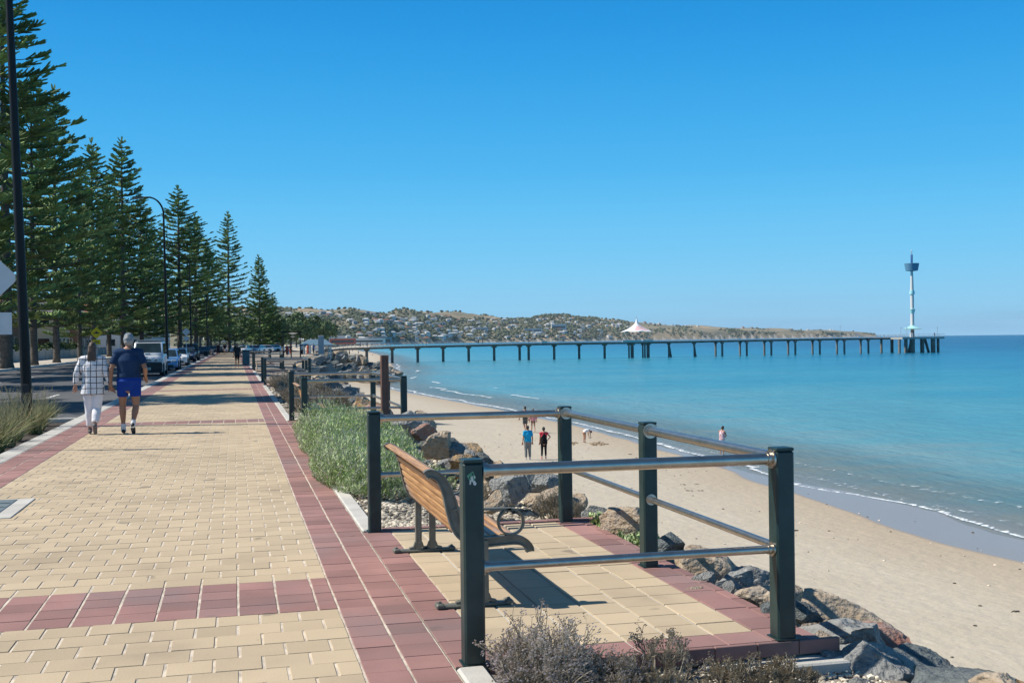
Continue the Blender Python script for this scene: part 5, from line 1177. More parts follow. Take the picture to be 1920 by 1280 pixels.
for x in (-.6, .6): b = MB(); b.tube([(x, .06, 0), (x, .06, 2.6)], .04); b.build('post', mt['signpole'], t)

# ---------------------------------------------------------------- Norfolk pines
mt['bark'] = M('pine_bark', (.11, .095, .08), .95, var=.3, scale=6, bump=1, bscale=14, bdist=.04)
mt['pine'] = M('pine_foliage', (.062, .118, .048), .7, col2=(.20, .27, .085), scale=.5, tint=True, spec=.2)
def pine_mesh(seed, H_, R_m, t0=.10, dense=1.0, fine=1.0):
    """fine = branchlet thickness multiplier"""
    rr = random.Random(seed); c = MB(); tr = MB(); u = rr.uniform
    tr.tube([(0, 0, -.3), (0, 0, .5), (0.05, 0, H_ * .3), (0, .05, H_ * .65), (0, 0, H_)], [.50 * H_ / 26, .33 * H_ / 26, .25 * H_ / 26, .14 * H_ / 26, .02], n=12)
    z = H_ * t0; wi = 0
    def spindle(p, d, ln, r, t):
        d = d.normalized(); s = d.cross(Vector((0, 0, 1))); s = s.normalized() if s.length > .01 else Vector((1, 0, 0)); w = s.cross(d)
        base = len(c.v); k3 = [(math.cos(a), math.sin(a)) for a in (0, 2.09, 4.19)]; a0 = u(0, 2)
        for q, rk in ((.0, .7), (.45, 1.0), (.92, .75)):
            pt = p + d * ln * q + Vector((0, 0, 1)) * ln * .10 * q * q
            for i in range(3):
                a = a0 + i * 2.09 + q; c.v.append(tuple(pt + (s * math.cos(a) + w * math.sin(a)) * r * rk * u(.75, 1.3)))
        tip = len(c.v); c.v.append(tuple(p + d * ln * 1.05 + Vector((0, 0, 1)) * ln * .14))
        for lv in (0, 3):
            for i in range(3): j = (i + 1) % 3; c.face((base + lv + i, base + lv + j, base + lv + 3 + j, base + lv + 3 + i), 0, t * u(.8, 1.2))
        for i in range(3): c.face((base + 6 + i, base + 6 + (i + 1) % 3, tip), 0, t * 1.15)
    while z < H_ * .985:
        f = (z - H_ * t0) / (H_ * (1 - t0)); L_ = R_m * ((1 - f) ** .82) * (.80 + .2 * min(1, f * 7)) + .25
        nb = 5; a0 = u(0, 6.28); wi += 1
        for b in range(nb):
            if u(0, 1) < .07: continue
            a = a0 + b * 6.283 / nb + u(-.16, .16); L = L_ * u(.62, 1.15); up = lerp(-.05, .55, f ** 1.3) + u(-.06, .06)
            h = Vector((math.cos(a), math.sin(a), 0)); side = Vector((-h.y, h.x, 0)); z0 = z + u(-.12, .12)
            def pt(q): return h * (L * q) + Vector((0, 0, z0 + L * q * up * .6 - L * .05 * math.sin(q * 3.1) + L * .12 * q * q))
            n_ = 7; tr.tube([pt(i / n_) for i in range(n_ + 1)], [max(.012, .05 * (1 - i / n_) * L / 4 + .012) for i in range(n_ + 1)], n=5, cap=False)
            bt = u(.65, 1.35) * (1.0 + .15 * f); st = .20 / dense * (1 if L > 2 else .75); q = .16 if L > 1.5 else .05
            clump = u(0, 9)
            while q < 1.0:
                env = (1 - abs(q - .6) * 1.25); ln = (.30 + .65 * max(.12, env)) * min(1, L / 3.2 + .25) * u(.75, 1.2)
                if noise.noise(Vector((q * 3.0, clump, z))) > -.23:
                    for sg in (-1, 1):
                        d = h * u(.55, .95) + side * sg * u(.7, 1.0) + Vector((0, 0, u(.05, .55)))
                        spindle(pt(q), d, ln, .075 * fine * u(.8, 1.25), bt * u(.7, 1.3))
                    if u(0, 1) < .35: spindle(pt(q), h * .7 + Vector((0, 0, .8)), ln * .55, .07 * fine, bt * 1.2)
                q += st / L
            for k in range(3): spindle(pt(.97), h + side * u(-.45, .45) + Vector((0, 0, u(.2, .7))), .55 * min(1, L / 3 + .3), .085 * fine, bt * 1.15)
        z += lerp(.86, .48, f) * (H_ / 26) ** .6 * u(.85, 1.15)
    for k in range(6): spindle(Vector((0, 0, H_ - .3)), Vector((u(-.5, .5), u(-.5, .5), 1)), .7, .07, 1)
    return tr.mesh('trunk', mt['bark'], True), c.mesh('crown', mt['pine'], False)
PM = [pine_mesh(1, 27, 5.9, .15, dense=1.3, fine=.86), pine_mesh(2, 26, 5.3, .16, dense=1.25, fine=.88), pine_mesh(3, 28, 5.5, .09, dense=.95, fine=.95), pine_mesh(4, 19, 4.4, .05, dense=1.0, fine=1.1), pine_mesh(5, 24, 6.2, .14, dense=1.3, fine=.88)]
PHt = [27, 26, 28, 19, 24]
def pine(x, y, H_, which, label, rz=None, wide=1.0):
    t = thing('norfolk_pine', (x, y, -.1), label, 'pine tree', 'Norfolk pines along the far side of the road', rz if rz is not None else U(0, 6.28)); k = H_ / PHt[which]; t.scale = (k * wide, k * wide, k)
    for nm, me in zip(('trunk', 'crown'), PM[which]): o = bpy.data.objects.new(nm, me); C.objects.link(o); o.parent = t
random.seed(77)
def px2x(px, Y): return PY(px, 650, Y).x
PT = [(None, 38, 26, 0, 'tall pine standing outside the frame that throws the nearest shadow over the path', 1.0), (None, 52, 23, 1, 'pine outside the frame on the left, second from the viewer', 1.0), (None, 65, 25, 4, 'pine outside the frame on the left, third from the viewer', 1.0), (None, 78, 26, 0, 'pine mostly outside the left edge, its branches reaching into the picture', 1.05),
      (12, 90, 30.5, 0, 'tallest pine with its trunk at the left edge behind the lamp post', 1.15), (64, 104, 25, 4, 'pine whose trunk shows just right of the nearest lamp post', 1.0), (106, 117, 26.8, 1, 'pine with a pale bare lower trunk left of the couple', 1.0),
      (150, 131, 20.5, 4, 'lower pine between the bare trunk and the yellow sign', 1.0), (176, 147, 27, 1, 'pine behind the yellow speed hump sign', 1.05), (232, 155, 28.6, 0, 'pointed pine above the walking man', 1.12),
      (205, 172, 25, 4, 'pine filling the gap behind the yellow sign pine', 1.1), (266, 172, 23.0, 4, 'pine behind the silver van', 1.15), (292, 186, 19.5, 0, 'pine left of the curved lamp post', 1.1), (337, 190, 27.2, 0, 'pine right of the curved lamp post with a pointed top', 1.25),
      (368, 214, 25.5, 4, 'dense pine left of the lone sparse pine', 1.3), (390, 236, 22.5, 0, 'lower pine tucked beside the lone sparse pine', 1.25), (430, 244, 29.3, 2, 'lone sparse pine with its trunk at the end of the path', 1.10), (487, 252, 20.8, 3, 'small open pine second from the seaward end', 1.0), (512, 258, 12.6, 3, 'smallest bushy pine at the seaward end of the row', 1.45), (498, 262, 13.5, 4, 'dense low pine beside the smallest one', 1.15)]
for px, Y, H_, w, lb, wd in PT: pine(-17.6 if px is None else px2x(px, Y), Y, H_, w, lb, wide=wd)

# ---------------------------------------------------------------- houses and gardens across the road
mt['cream'] = M('cream_render', (.62, .56, .44), .85, var=.06); mt['brickw'] = M('brown_brick_wall', (.26, .15, .10), .9, var=.25, scale=5); mt['gwall'] = M('grey_garden_wall', (.34, .36, .36), .9, var=.12, scale=1.5, dirt=(.25, .26, .25))
mt['troof'] = M('terracotta_roof', (.50, .19, .09), .8, var=.2, scale=6); mt['wroof'] = M('pale_metal_roof', (.62, .62, .60), .5, var=.05); mt['groof'] = M('grey_tile_roof', (.16, .16, .165), .7, var=.15, scale=4)
def house(x, y, w, d, h, wall, roof, label, rz=0.0, z0=.6, flat=True, floors=2, balcony=False):
    """w along X faces -Y; east side faces the road"""
    t = thing('house', (x, y, z0), label, 'house', 'houses across the road', rz)
    b = MB(); b.box((0, 0, h / 2 - 1), (w, d, h + 2)); b.build('wall', mt[wall], t)
    b = MB()
    if flat: b.box((0, 0, h + .12), (w + .7, d + .7, .26), bev=.03)
    else:
        o = .6; e = h + w * .22; q = [(-w / 2 - o, -d / 2 - o, h), (w / 2 + o, -d / 2 - o, h), (w / 2 + o, d / 2 + o, h), (-w / 2 - o, d / 2 + o, h)]; r1, r2 = (0, -d / 2 + w * .35, e), (0, d / 2 - w * .35, e)
        b.quad(q[3], q[2], q[1], q[0]); b.tri(q[0], q[1], r1); b.quad(q[1], q[2], r2, r1); b.tri(q[2], q[3], r2); b.quad(q[3], q[0], r1, r2)
    b.build('roof', mt[roof], t)
    for fl in range(floors):
        zc = 1.5 + fl * (h / floors); ww, hh = 1.6, 1.25
        for k in range(int(w // 3.2)):
            xx = -w / 2 + (k + .5) * w / int(w // 3.2); f = MB(); f.box((xx, -d / 2 - .03, zc), (ww + .16, .10, hh + .16)); fo_ = f.build('window', mt['white'], t); g_ = MB(); g_.box((xx, -d / 2 - .085, zc), (ww, .03, hh)); g_.build('pane', mt['glass'], fo_)
        for k in range(int(d // 3.4)):
            yy = -d / 2 + (k + .5) * d / int(d // 3.4); f = MB(); f.box((w / 2 + .03, yy, zc), (.10, ww + .16, hh + .16)); fo_ = f.build('window', mt['white'], t); g_ = MB(); g_.box((w / 2 + .085, yy, zc), (.03, ww, hh)); g_.build('pane', mt['glass'], fo_)
    if balcony:
        b = MB(); b.box((w / 2 + .8, 0, h / 2 + .05), (1.6, d * .8, .2)); bo_ = b.build('balcony', mt[wall], t)
        for k in (-.4, 0, .4): b = MB(); b.box((w / 2 + 1.45, d * k, h / 4 - .5), (.25, .25, h / 2 + 1)); b.build('column', mt['white'], t)
        b = MB()
        b.box((w / 2 + 1.55, 0, h / 2 + .65), (.05, d * .8, .06))
        for k in range(int(d * .8 / .5)): b.box((w / 2 + 1.55, -d * .4 + k * .5, h / 2 + .4), (.03, .03, .5))
        b.build('balustrade', mt['dark'], bo_)
    return t
house(-34, 104, 11, 10, 6.6, 'cream', 'wroof', 'cream house with a white flat roof seen under the sign at the left edge', flat=True, balcony=True)
house(-33, 122, 10, 11, 6.2, 'cream', 'wroof', 'pale cream block house left of the bare pine trunk', flat=True)
house(-34, 142, 11, 12, 5.6, 'white', 'groof', 'white house with a dark open garage right of the bare pine trunk', flat=False, floors=1, balcony=True)
house(-33, 160, 11, 12, 6.8, 'brickw', 'troof', 'brick house with an orange tiled roof behind the woman', flat=False)
house(-31, 184, 11, 13, 6.0, 'cream', 'groof', 'cream house behind the yellow sign', flat=False)
house(-31, 206, 12, 14, 6.5, 'brickw', 'groof', 'brown brick house behind the van', flat=False)
house(-44, 88, 12, 11, 7.4, 'white', 'wroof', 'white two storey house farthest left', flat=True)
for i, (y, c) in enumerate([(228, 'white'), (250, 'cream'), (275, 'white')]): house(-28 + i * 3, y + 8, 13, 15, 6.5, c, ['troof', 'groof', 'wroof'][i], ['white house with orange roof beyond the far pines', 'cream house with dark roof beyond the far pines', 'white flat roofed house beyond the far pines'][i], flat=(i == 2))
t = thing('garden_wall', (-22.3, 150, 0), 'long low grey garden wall across the road behind the pine trunks', 'wall')
b = MB(); b.box((0, 0, .45), (.3, 130, 1.2)); b.build('wall_panel', mt['gwall'], t)
for k in range(27):
    b = MB(); b.box((.0, -65 + k * 5, .55), (.42, .42, 1.4), bev=.02); b.build('pier', mt['gwall'], t)
b = MB(); n = 60   # raised gardens behind the wall
for j in range(n):
    for i in range(8):
        def gp(i, j): x = -22.5 - i * 1.6; y = 86 + 128 * j / n; return (x, y, .75 + i * .12 + .5 * noise.noise(Vector((x * .3, y * .12, 1))))
        b.quad(gp(i, j), gp(i, j + 1), gp(i + 1, j + 1), gp(i + 1, j))
tag(b.build('terrace_ground', M('dry_garden', (.24, .22, .12), .95, col2=(.38, .31, .20), scale=.5, coords='World', bump=.6), smooth=True), 'raised dry garden ground behind the grey wall', kind='structure')
mt['hedge'] = M('garden_shrub_leaf', (.06, .10, .035), .8, col2=(.14, .20, .07), scale=1.2, tint=True)
def round_bush(r, seed):
    rr = random.Random(seed); mb = MB()
    for _ in range(900):
        v = Vector((rr.gauss(0, 1), rr.gauss(0, 1), rr.gauss(0, 1))).normalized(); q = r * (rr.uniform(.55, 1.05)) * (1 + .2 * noise.noise(v * 2 + Vector((seed, 0, 0)))); p = v * q; p.z = abs(p.z) * .8
        a = Vector((rr.uniform(-1, 1), rr.uniform(-1, 1), rr.uniform(-1, 1))).normalized() * .13; b_ = a.cross(v).normalized() * .11
        mb.quad(p - a, p - b_, p + a, p + b_, t=rr.uniform(.5, 1.4))
    return mb.mesh('shrub', mt['hedge'])
RB = [round_bush(1.2, 1), round_bush(1.5, 2), round_bush(1.0, 3)]
random.seed(12)
for i in range(26):
    Y = 92 + i * 4.6; o = bpy.data.objects.new('garden_shrub', RB[i % 3]); C.objects.link(o); o.location = (-23.6 - U(0, 5), Y + U(-1, 1), U(.7, 1.1)); o.scale = (U(.8, 1.5),) * 2 + (U(.6, 1.2),); o.rotation_euler = (0, 0, U(0, 6))
    tag(o, 'rounded green garden shrub above the grey wall, %s' % ('near the left edge of the picture' if Y < 115 else 'around the bare pine trunk' if Y < 140 else 'behind the yellow sign' if Y < 175 else 'behind the van'), 'shrub', 'shrubs above the garden wall ' + ('left' if Y < 115 else 'trunk' if Y < 140 else 'sign' if Y < 175 else 'van'))

# ---------------------------------------------------------------- shelter, pergola lamps by the far walk
mt['blueroof'] = M('blue_grey_metal_roof', (.13, .22, .29), .45, var=.05)
sp_ = PY(593, 660, 190); t = thing('beach_shelter', (sp_.x, 190, -1.1), 'beach shelter with a blue grey pitched roof at the start of the pier', 'shelter'); t.scale = (.8, .8, .8)
b = MB(); b.quad((-3.6, -3, 2.9), (3.4, -3, 2.9), (1.8, 0, 4.1), (-1.4, 0, 4.1)); b.quad((3.4, 3, 2.9), (-3.6, 3, 2.9), (-1.4, 0, 4.1), (1.8, 0, 4.1)); b.tri((-3.6, 3, 2.9), (-3.6, -3, 2.9), (-1.4, 0, 4.1)); b.tri((3.4, -3, 2.9), (3.4, 3, 2.9), (1.8, 0, 4.1)); b.box((-.1, 0, 2.84), (7.0, 6.0, .1)); b.build('roof', mt['blueroof'], t)
b = MB(); b.box((-4.6, -1, 2.75), (3.0, 4, .12)); b.build('canopy', mt['white'], t)
for x in (-5.8, -2.6, -1.4, 1.2, 2.8):
    for y in (-2.4, 2.4): b = MB(); b.box((x, y, 1.4), (.24, .24, 2.8)); b.build('post', mt['white'], t)
b = MB(); b.box((-1, 0, .45), (4, .8, .1)); b.box((-2.6, 0, .2), (.3, .6, .4)); b.box((.6, 0, .2), (.3, .6, .4)); b.build('table', mt['conc'], t)
p_ = PY(602, 650, 186); tag_b = MB(); tag_b.box((0, 0, 1.9), (.9, .35, 3.6), bev=.04); tag(tag_b.build('pier_sign', M('grey_totem', (.34, .38, .42), .6), loc=(p_.x, 186, -.9)), 'tall grey totem sign at the landward end of the pier', 'sign')
t = thing('pergola_lamp', (PY(546, 650, 128).x, 128, -.22), 'tall black framed pergola lamps with white discs beside the small pine', 'pergola')
for x in (-.9, 0, 1.0): b = MB(); b.tube([(x, 0, 0), (x, 0, 3.05)], .06, n=8); b.build('pole', mt['black'], t)
b = MB(); b.box((0, 0, 3.05), (2.4, .12, .12)); b.build('beam', mt['black'], t)
b = MB(); b.lathe([(.05, 2.75), (.45, 2.9), (.5, 2.95), (.05, 2.98)], (.2, 0, 0), n=16); b.lathe([(.05, 2.45), (.3, 2.55), (.05, 2.6)], (.2, 0, 0), n=16); b.build('lamp_disc', mt['white'], t)
tk = MB()  # lower sandy walk
for (a, b_) in (((552, 668), (600, 740)),):
    pass

# ---------------------------------------------------------------- pier
mt['pconc'] = M('weathered_concrete', (.22, .20, .17), .9, var=.2, scale=.5, dirt=(.12, .11, .10), dscale=.3); mt['pdark'] = M('wet_dark_concrete', (.06, .06, .055), .8, var=.2); mt['deck'] = M('pier_deck', (.40, .38, .34), .85, var=.1); mt['rrail'] = M('galvanised_rail', (.42, .45, .47), .5, metal=.3)
pier = thing('pier', D(739, 650, 352), 'long concrete pier on many piles running out over the sea to the tower', 'pier')
pier.location.z = 0
O = Vector(pier.location)
def pd(px): return float(np.interp(px, [560, 640, 739, 1700, 1760], [330, 345, 352.6, 432, 436]))
def ptop(px): return float(np.interp(px, [585, 600, 643, 740, 1000, 1200, 1500, 1690, 1760], [658.5, 656.6, 652.3, 649.2, 643.4, 640.6, 635.2, 632.4, 631.3]))
def ppt(px): p = D(px, ptop(px), pd(px)); return p
axis = Vector(((ppt(1700) - ppt(739)).x, (ppt(1700) - ppt(739)).y, 0)).normalized(); perp = Vector((-axis.y, axis.x, 0)); ang = math.atan2(axis.y, axis.x)
def lp(px, off=0.0, z=None): p = ppt(px) + perp * off; q = p - O; 
def LP(px, off=0.0, dz=0.0): q = ppt(px) + perp * off - O; q.z += dz; return q
b = MB(); pxs = [585, 600, 620, 643, 680] + list(range(740, 1700, 40)) + [1700]
for i in range(len(pxs) - 1):
    a0, a1, b0, b1 = LP(pxs[i], -.3), LP(pxs[i], 4.7), LP(pxs[i + 1], -.3), LP(pxs[i + 1], 4.7); dn = Vector((0, 0, -.34)); dn2 = dn
    b.mi = 0; b.quad(a0, b0, b1, a1); b.mi = 1; b.quad(a0 + dn, b0 + dn, b0, a0); b.quad(a1, b1, b1 + dn, a1 + dn); b.quad(a1 + dn, b1 + dn, b0 + dn, a0 + dn)
b.build('deck', [mt['deck'], mt['pconc']], pier)
b = MB()
for i in range(len(pxs) - 1):
    for off in (.5, 3.9):
        a0, b0 = LP(pxs[i], off, -.33), LP(pxs[i + 1], off, -.33); w_ = perp * .3; dn = Vector((0, 0, -.38))
        b.quad(a0 - w_ + dn, b0 - w_ + dn, b0 - w_, a0 - w_); b.quad(a0 - w_ + dn, a0 + w_ + dn, b0 + w_ + dn, b0 - w_ + dn); b.quad(a0 + w_, b0 + w_, b0 + w_ + dn, a0 + w_ + dn)
b.build('girder', mt['pconc'], pier)
def pile(px, off, px2=None, w=.75, zt=-1.0):
    a = LP(px, off, -.9); c = LP(px2 if px2 else px, off, -.9); b = MB(); zb = -7.0
    b.tube([a, Vector((c.x, c.y, zb))], w / 2, n=10); b.build('pile', mt['pconc'], pier)
    b = MB(); b.box((a.x, a.y, a.z - .0), (1.5 if px < 1150 else 1.0, 1.2, .5), rz=ang, bev=.08); b.build('pile_head', mt['pconc'], pier)
for px in (643, 691, 739, 787, 835, 883, 931, 979, 996, 1044, 1091, 1139): pile(px, 2.2, w=.9)
for px in (1183, 1187.5, 1190.5, 1209, 1213, 1217.5, 1220.5): pile(px, 1.5, w=.62)
for px, q in ((1258, None), (1258, 1264), (1306, None), (1305, 1310)): pile(px, 1.5, q, w=.7)
for px in (1354, 1400, 1446, 1491, 1537, 1583, 1628): pile(px, -.0, w=.75); pile(px, 4.3, w=.75)
# railing of the pier
for off in (-.2, 4.6):
    b = MB(); px = 590.0
    pts = [LP(q, off, 1.1) for q in pxs]
    b.tube(pts, .04, n=5); b.tube([p - Vector((0, 0, .5)) for p in pts], .03, n=5); b.build('handrail', mt['rrail'], pier)
    b = MB()
    for k in range(150):
        q = 592 + k * 7.4; c = LP(q, off); b.box((c.x, c.y, c.z + .55), (.07, .07, 1.1))
    o_ = b.build('baluster', mt['rrail'], pier); o_['kind'] = 'stuff'
for q, h_ in ((787, 5), (1010, 4.5), (1140, 4.5), (1420, 4.5), (1590, 4.5)):
    c = LP(q, 4.4); b = MB(); b.tube([c, c + Vector((0, 0, h_))], .07, n=6); b.box((c.x, c.y, c.z + h_), (.5, .2, .15)); b.build('lamp_pole', mt['rrail'], pier)
for q in (1020, 1175, 1192, 1215): c = LP(q, -.2); b = MB(); b.box((c.x, c.y, c.z + .30), (3.6 if q > 1100 else 2.2, .3, .75), rz=ang); b.build('service_box', M('pale_box', (.55, .56, .55), .6), pier)
# platform round the tower
t0 = LP(1711, 2.2); 
b = MB()
def octo(px0, px1, o0, o1):
    return [LP(px0, o0), LP(px1, o0), LP(px1 + 6, (o0 + o1) / 2), LP(px1, o1), LP(px0, o1)]
pl = octo(1668, 1746, -7, 9); zt = t0.z + .05; b.prism([(p.x, p.y) for p in pl][::1], zt - .75, zt); b.build('platform', mt['deck'], pier)
for px, off, w, tilt in ((1669, -5, 1.0, 0), (1676, 7, .9, 0), (1681, -5, 1.3, 0), (1690, -6, 1.7, 0), (1696, 7, 1.2, 0), (1700, -3, 1.2, 2.5), (1709, -6, 1.1, 0), (1714, 1, 1.2, 0), (1720, -4, 1.0, -2.5), (1728, -6, 1.7, 0), (1733, 7, 1.4, 0), (1741, -5, 1.0, 0), (1745, 5, 1.0, 0)):
    a = LP(px, off); c = axis * tilt; b = MB(); b.tube([Vector((a.x - c.x, a.y - c.y, -7)), Vector((a.x, a.y, zt - .7))], w / 2, n=10); b.build('pile', mt['pconc'], pier)
b = MB(); ring = [Vector((p.x, p.y, zt + 1.1)) for p in pl]; ring.append(ring[0]); b.tube(ring, .04, n=5)
for i in range(5):
    for k in range(8): c = ring[i].lerp(ring[i + 1], k / 8); b.box((c.x, c.y, zt + .55), (.07, .07, 1.1))
b.build('handrail', mt['rrail'], pier)
for px in (1672, 1683, 1740): c = LP(px, -5); b = MB(); b.tube([(c.x, c.y, zt), (c.x, c.y, zt + 3.6)], .07, n=6); b.box((c.x, c.y, zt + 3.6), (.3, .3, .3)); b.build('lamp_pole', mt['rrail'], pier)
# tower
dT = 433.0
def tz(py): return CAMH + (yh(1711) - py) / F * dT
tp = D(1711, 632, dT); tower = thing('tower', (tp.x, tp.y, 0), 'slim white tower with a blue crow’s nest rising at the end of the pier'.replace('’', ''), 'tower')
mp = dT / F
mt['twhite'] = M('tower_white', (.66, .64, .60), .6, var=.06); mt['tblue'] = M('tower_slate_blue', (.10, .24, .36), .5); mt['tcyan'] = M('tower_pale_cyan', (.36, .68, .70), .5); mt['tdark'] = M('tower_deep_blue', (.03, .12, .30), .5)
def ring_(nm, prof, m, n=20): b = MB(); b.lathe([(r * mp, tz(y)) for r, y in prof], n=n); return autosmooth(b.build(nm, m, tower), 40)
ring_('column_base', [(3.4, 633), (3.2, 617)], mt['pconc']); ring_('column', [(3.6, 618), (3.3, 590), (3.2, 545), (2.4, 515), (2.3, 508)], mt['twhite'])
ring_('neck', [(2.0, 516.5), (2.0, 507)], mt['tblue']); ring_('crows_nest', [(3.0, 508.5), (11.0, 507.5), (13.4, 494.2), (12.8, 493.8), (3, 495)], mt['tblue'], 24)
ring_('top_tube', [(2.0, 494.5), (2.0, 477.5), (1.6, 477)], mt['tdark']); ring_('mast', [(.7, 477.5), (.6, 470)], mt['rrail']); ring_('beacon', [(.4, 471.5), (1.2, 470.8), (1.2, 469.2), (.4, 468.5)], mt['white'], 10)
ring_('collar', [(4.9, 551.5), (4.4, 544.5)], mt['tcyan']); ring_('collar', [(3.6, 587.5), (5.2, 581), (5.8, 579.5), (3, 579)], mt['tcyan'])
ring_('skirt_canopy', [(15.5, 617), (17.5, 616), (8.5, 612.6), (3.6, 610)], mt['tcyan'], 8)
b = MB()
for q in (-9, -6.5): b.box((q * mp * math.cos(-YAW), q * mp * math.sin(-YAW) - 2, zt + .85), (.5, .5, 1.6))
b.build('panel', mt['white'], tower)
# tensile sail roof
sT = LP(1200, 2.2) + O; sail = thing('sail_canopy', (sT.x, sT.y, sT.z), 'white tensile sail canopy with a pink red patch standing over the pier', 'canopy')
b = MB(); m_ = pd(1200) / F; hp = (yh(1200) - 597.5) * m_ - (sT.z - CAMH); he = (yh(1200) - 622) * m_ - (sT.z - CAMH); n = 24; lv = 8
for j in range(lv + 1):
    u_ = j / lv; r = 5.8 * (.03 + .97 * u_ ** 1.45)
    for k in range(n):
        a = 2 * math.pi * k / n + .26; sc = 1 - .16 * u_ * (1 - abs(math.cos(3 * a))) ; b.v.append((r * sc * math.cos(a), r * sc * math.sin(a), lerp(hp, he, u_ ** .62) + (.35 * (1 - abs(math.cos(3 * a))) * u_)))
for j in range(lv):
    for k in range(n): k2 = (k + 1) % n; red = 3 <= j <= 6 and 15 <= k <= 19; b.face((j * n + k, (j + 1) * n + k, (j + 1) * n + k2, j * n + k2), 1 if red else 0)
b.build('fabric', [M('sail_white', (.80, .80, .80), .6), M('sail_pink', (.74, .50, .50), .6)], sail, smooth=True)
for k in range(6): a = k * math.pi / 3; b = MB(); b.tube([(5.9 * math.cos(a), 5.9 * math.sin(a), he + .1), (3.9 * math.cos(a), 3.9 * math.sin(a) * .6, 0)], .07, n=6); b.build('strut', mt['rrail'], sail)
b = MB(); b.tube([(0, 0, 0), (0, 0, hp + .9)], .09, n=8); b.build('mast', mt['rrail'], sail)
random.seed(4)
for i, (px, lb) in enumerate([(677, 'dark figure walking on the landward end of the pier, left of a pair'), (690, 'second figure on the landward end of the pier'), (801, 'figure in dark clothes on the pier above the second pile'), (899, 'left of two figures on the middle of the pier'), (907, 'right of two figures on the middle of the pier'), (993, 'dark figure on the pier left of the sail canopy'), (1195, 'figure on the pier under the sail canopy'), (1353, 'figure on the pier right of the sail canopy'), (1742, 'figure at the seaward corner of the tower platform')]):
    p = LP(min(px, 1700), .9) + O
    if px == 1742: p = LP(1738, -4) + O
    p.z += .03
    person(lb, p, U(0, 6), 1.75, dict(walkR), dict(top=fit_opts[i % 2 * 0][0], sleeve=1.7, bottom=fit_opts[0][0], leg=1.8, hair=HAIRD, k=1.15), vox=.07)

# ---------------------------------------------------------------- the town and scrub on the far hills
random.seed(99)
def ground_z(px, r):
    th = YAW + math.atan((px - 960) / F); x, y = r * math.sin(th), r * math.cos(th); z = height(x, y); hl = float(hillh(np.float64(px), r))
    if hl > 0:
        nz = hnoise(x, y, 420, 3) * .16 + hnoise(x, y, 150, 5) * .10
        z = max(z, -0.2) + hl * (1 + nz * min(1, hl / 40)) if hl > 3 else max(z, hl - 3)
    return x, y, z
def footr(px): return max(float(np.interp(px, PXS, FOOT)), float(np.interp(px, _ppx, _psr)))
def ridr(px): return max(float(np.interp(px, PXS, RIDG)), footr(px) + 350)
mt['hw'] = M('town_white', (.70, .69, .66), .7, var=.05); mt['hc'] = M('town_cream', (.52, .46, .37), .8, var=.08); mt['hg'] = M('town_grey', (.34, .36, .37), .7, var=.08)
mt['rg'] = M('town_roof_grey', (.22, .24, .26), .6); mt['rr'] = M('town_roof_terracotta', (.34, .15, .09), .7); mt['rw'] = M('town_roof_pale', (.62, .63, .63), .5)
def town_mesh(w, d, h, wall, roof):
    b = MB(); b.box((0, 0, h / 2 - 3), (w, d, h + 6)); b.mi = 1; o = .6; e = h + d * .20; q = [(-w / 2 - o, -d / 2 - o, h), (w / 2 + o, -d / 2 - o, h), (w / 2 + o, d / 2 + o, h), (-w / 2 - o, d / 2 + o, h)]; r1, r2 = (-w / 2 + d * .3, 0, e), (w / 2 - d * .3, 0, e)
    b.quad(q[3], q[2], q[1], q[0]); b.quad(q[0], q[1], r2, r1); b.tri(q[1], q[2], r2); b.quad(q[2], q[3], r1, r2); b.tri(q[3], q[0], r1); b.mi = 2
    for k in range(4): b.box((-w / 2 + (k + .5) * w / 4, -d / 2 - .05, h * .55), (w / 8, .12, h * .28))
    return b.mesh('town_house', [mt[wall], mt[roof], mt['glass']])
TH = [(town_mesh(15, 11, 5, 'hw', 'rg'), 'white', 'grey roof'), (town_mesh(13, 11, 6.5, 'hw', 'rw'), 'white', 'pale roof'), (town_mesh(16, 12, 5, 'hc', 'rr'), 'cream', 'terracotta roof'), (town_mesh(18, 12, 6, 'hc', 'rw'), 'cream', 'pale roof'), (town_mesh(14, 10, 7.5, 'hg', 'rg'), 'grey', 'grey roof'), (town_mesh(22, 12, 5.5, 'hw', 'rw'), 'long white', 'pale roof')]
def zone(px): return 'behind the pines' if px < 530 else 'above the shelter' if px < 680 else 'above the pier start' if px < 830 else 'mid bay' if px < 1000 else 'left of the sail canopy' if px < 1180 else 'right of the sail canopy'
hh_pts = []
nh = 0; tries = 0
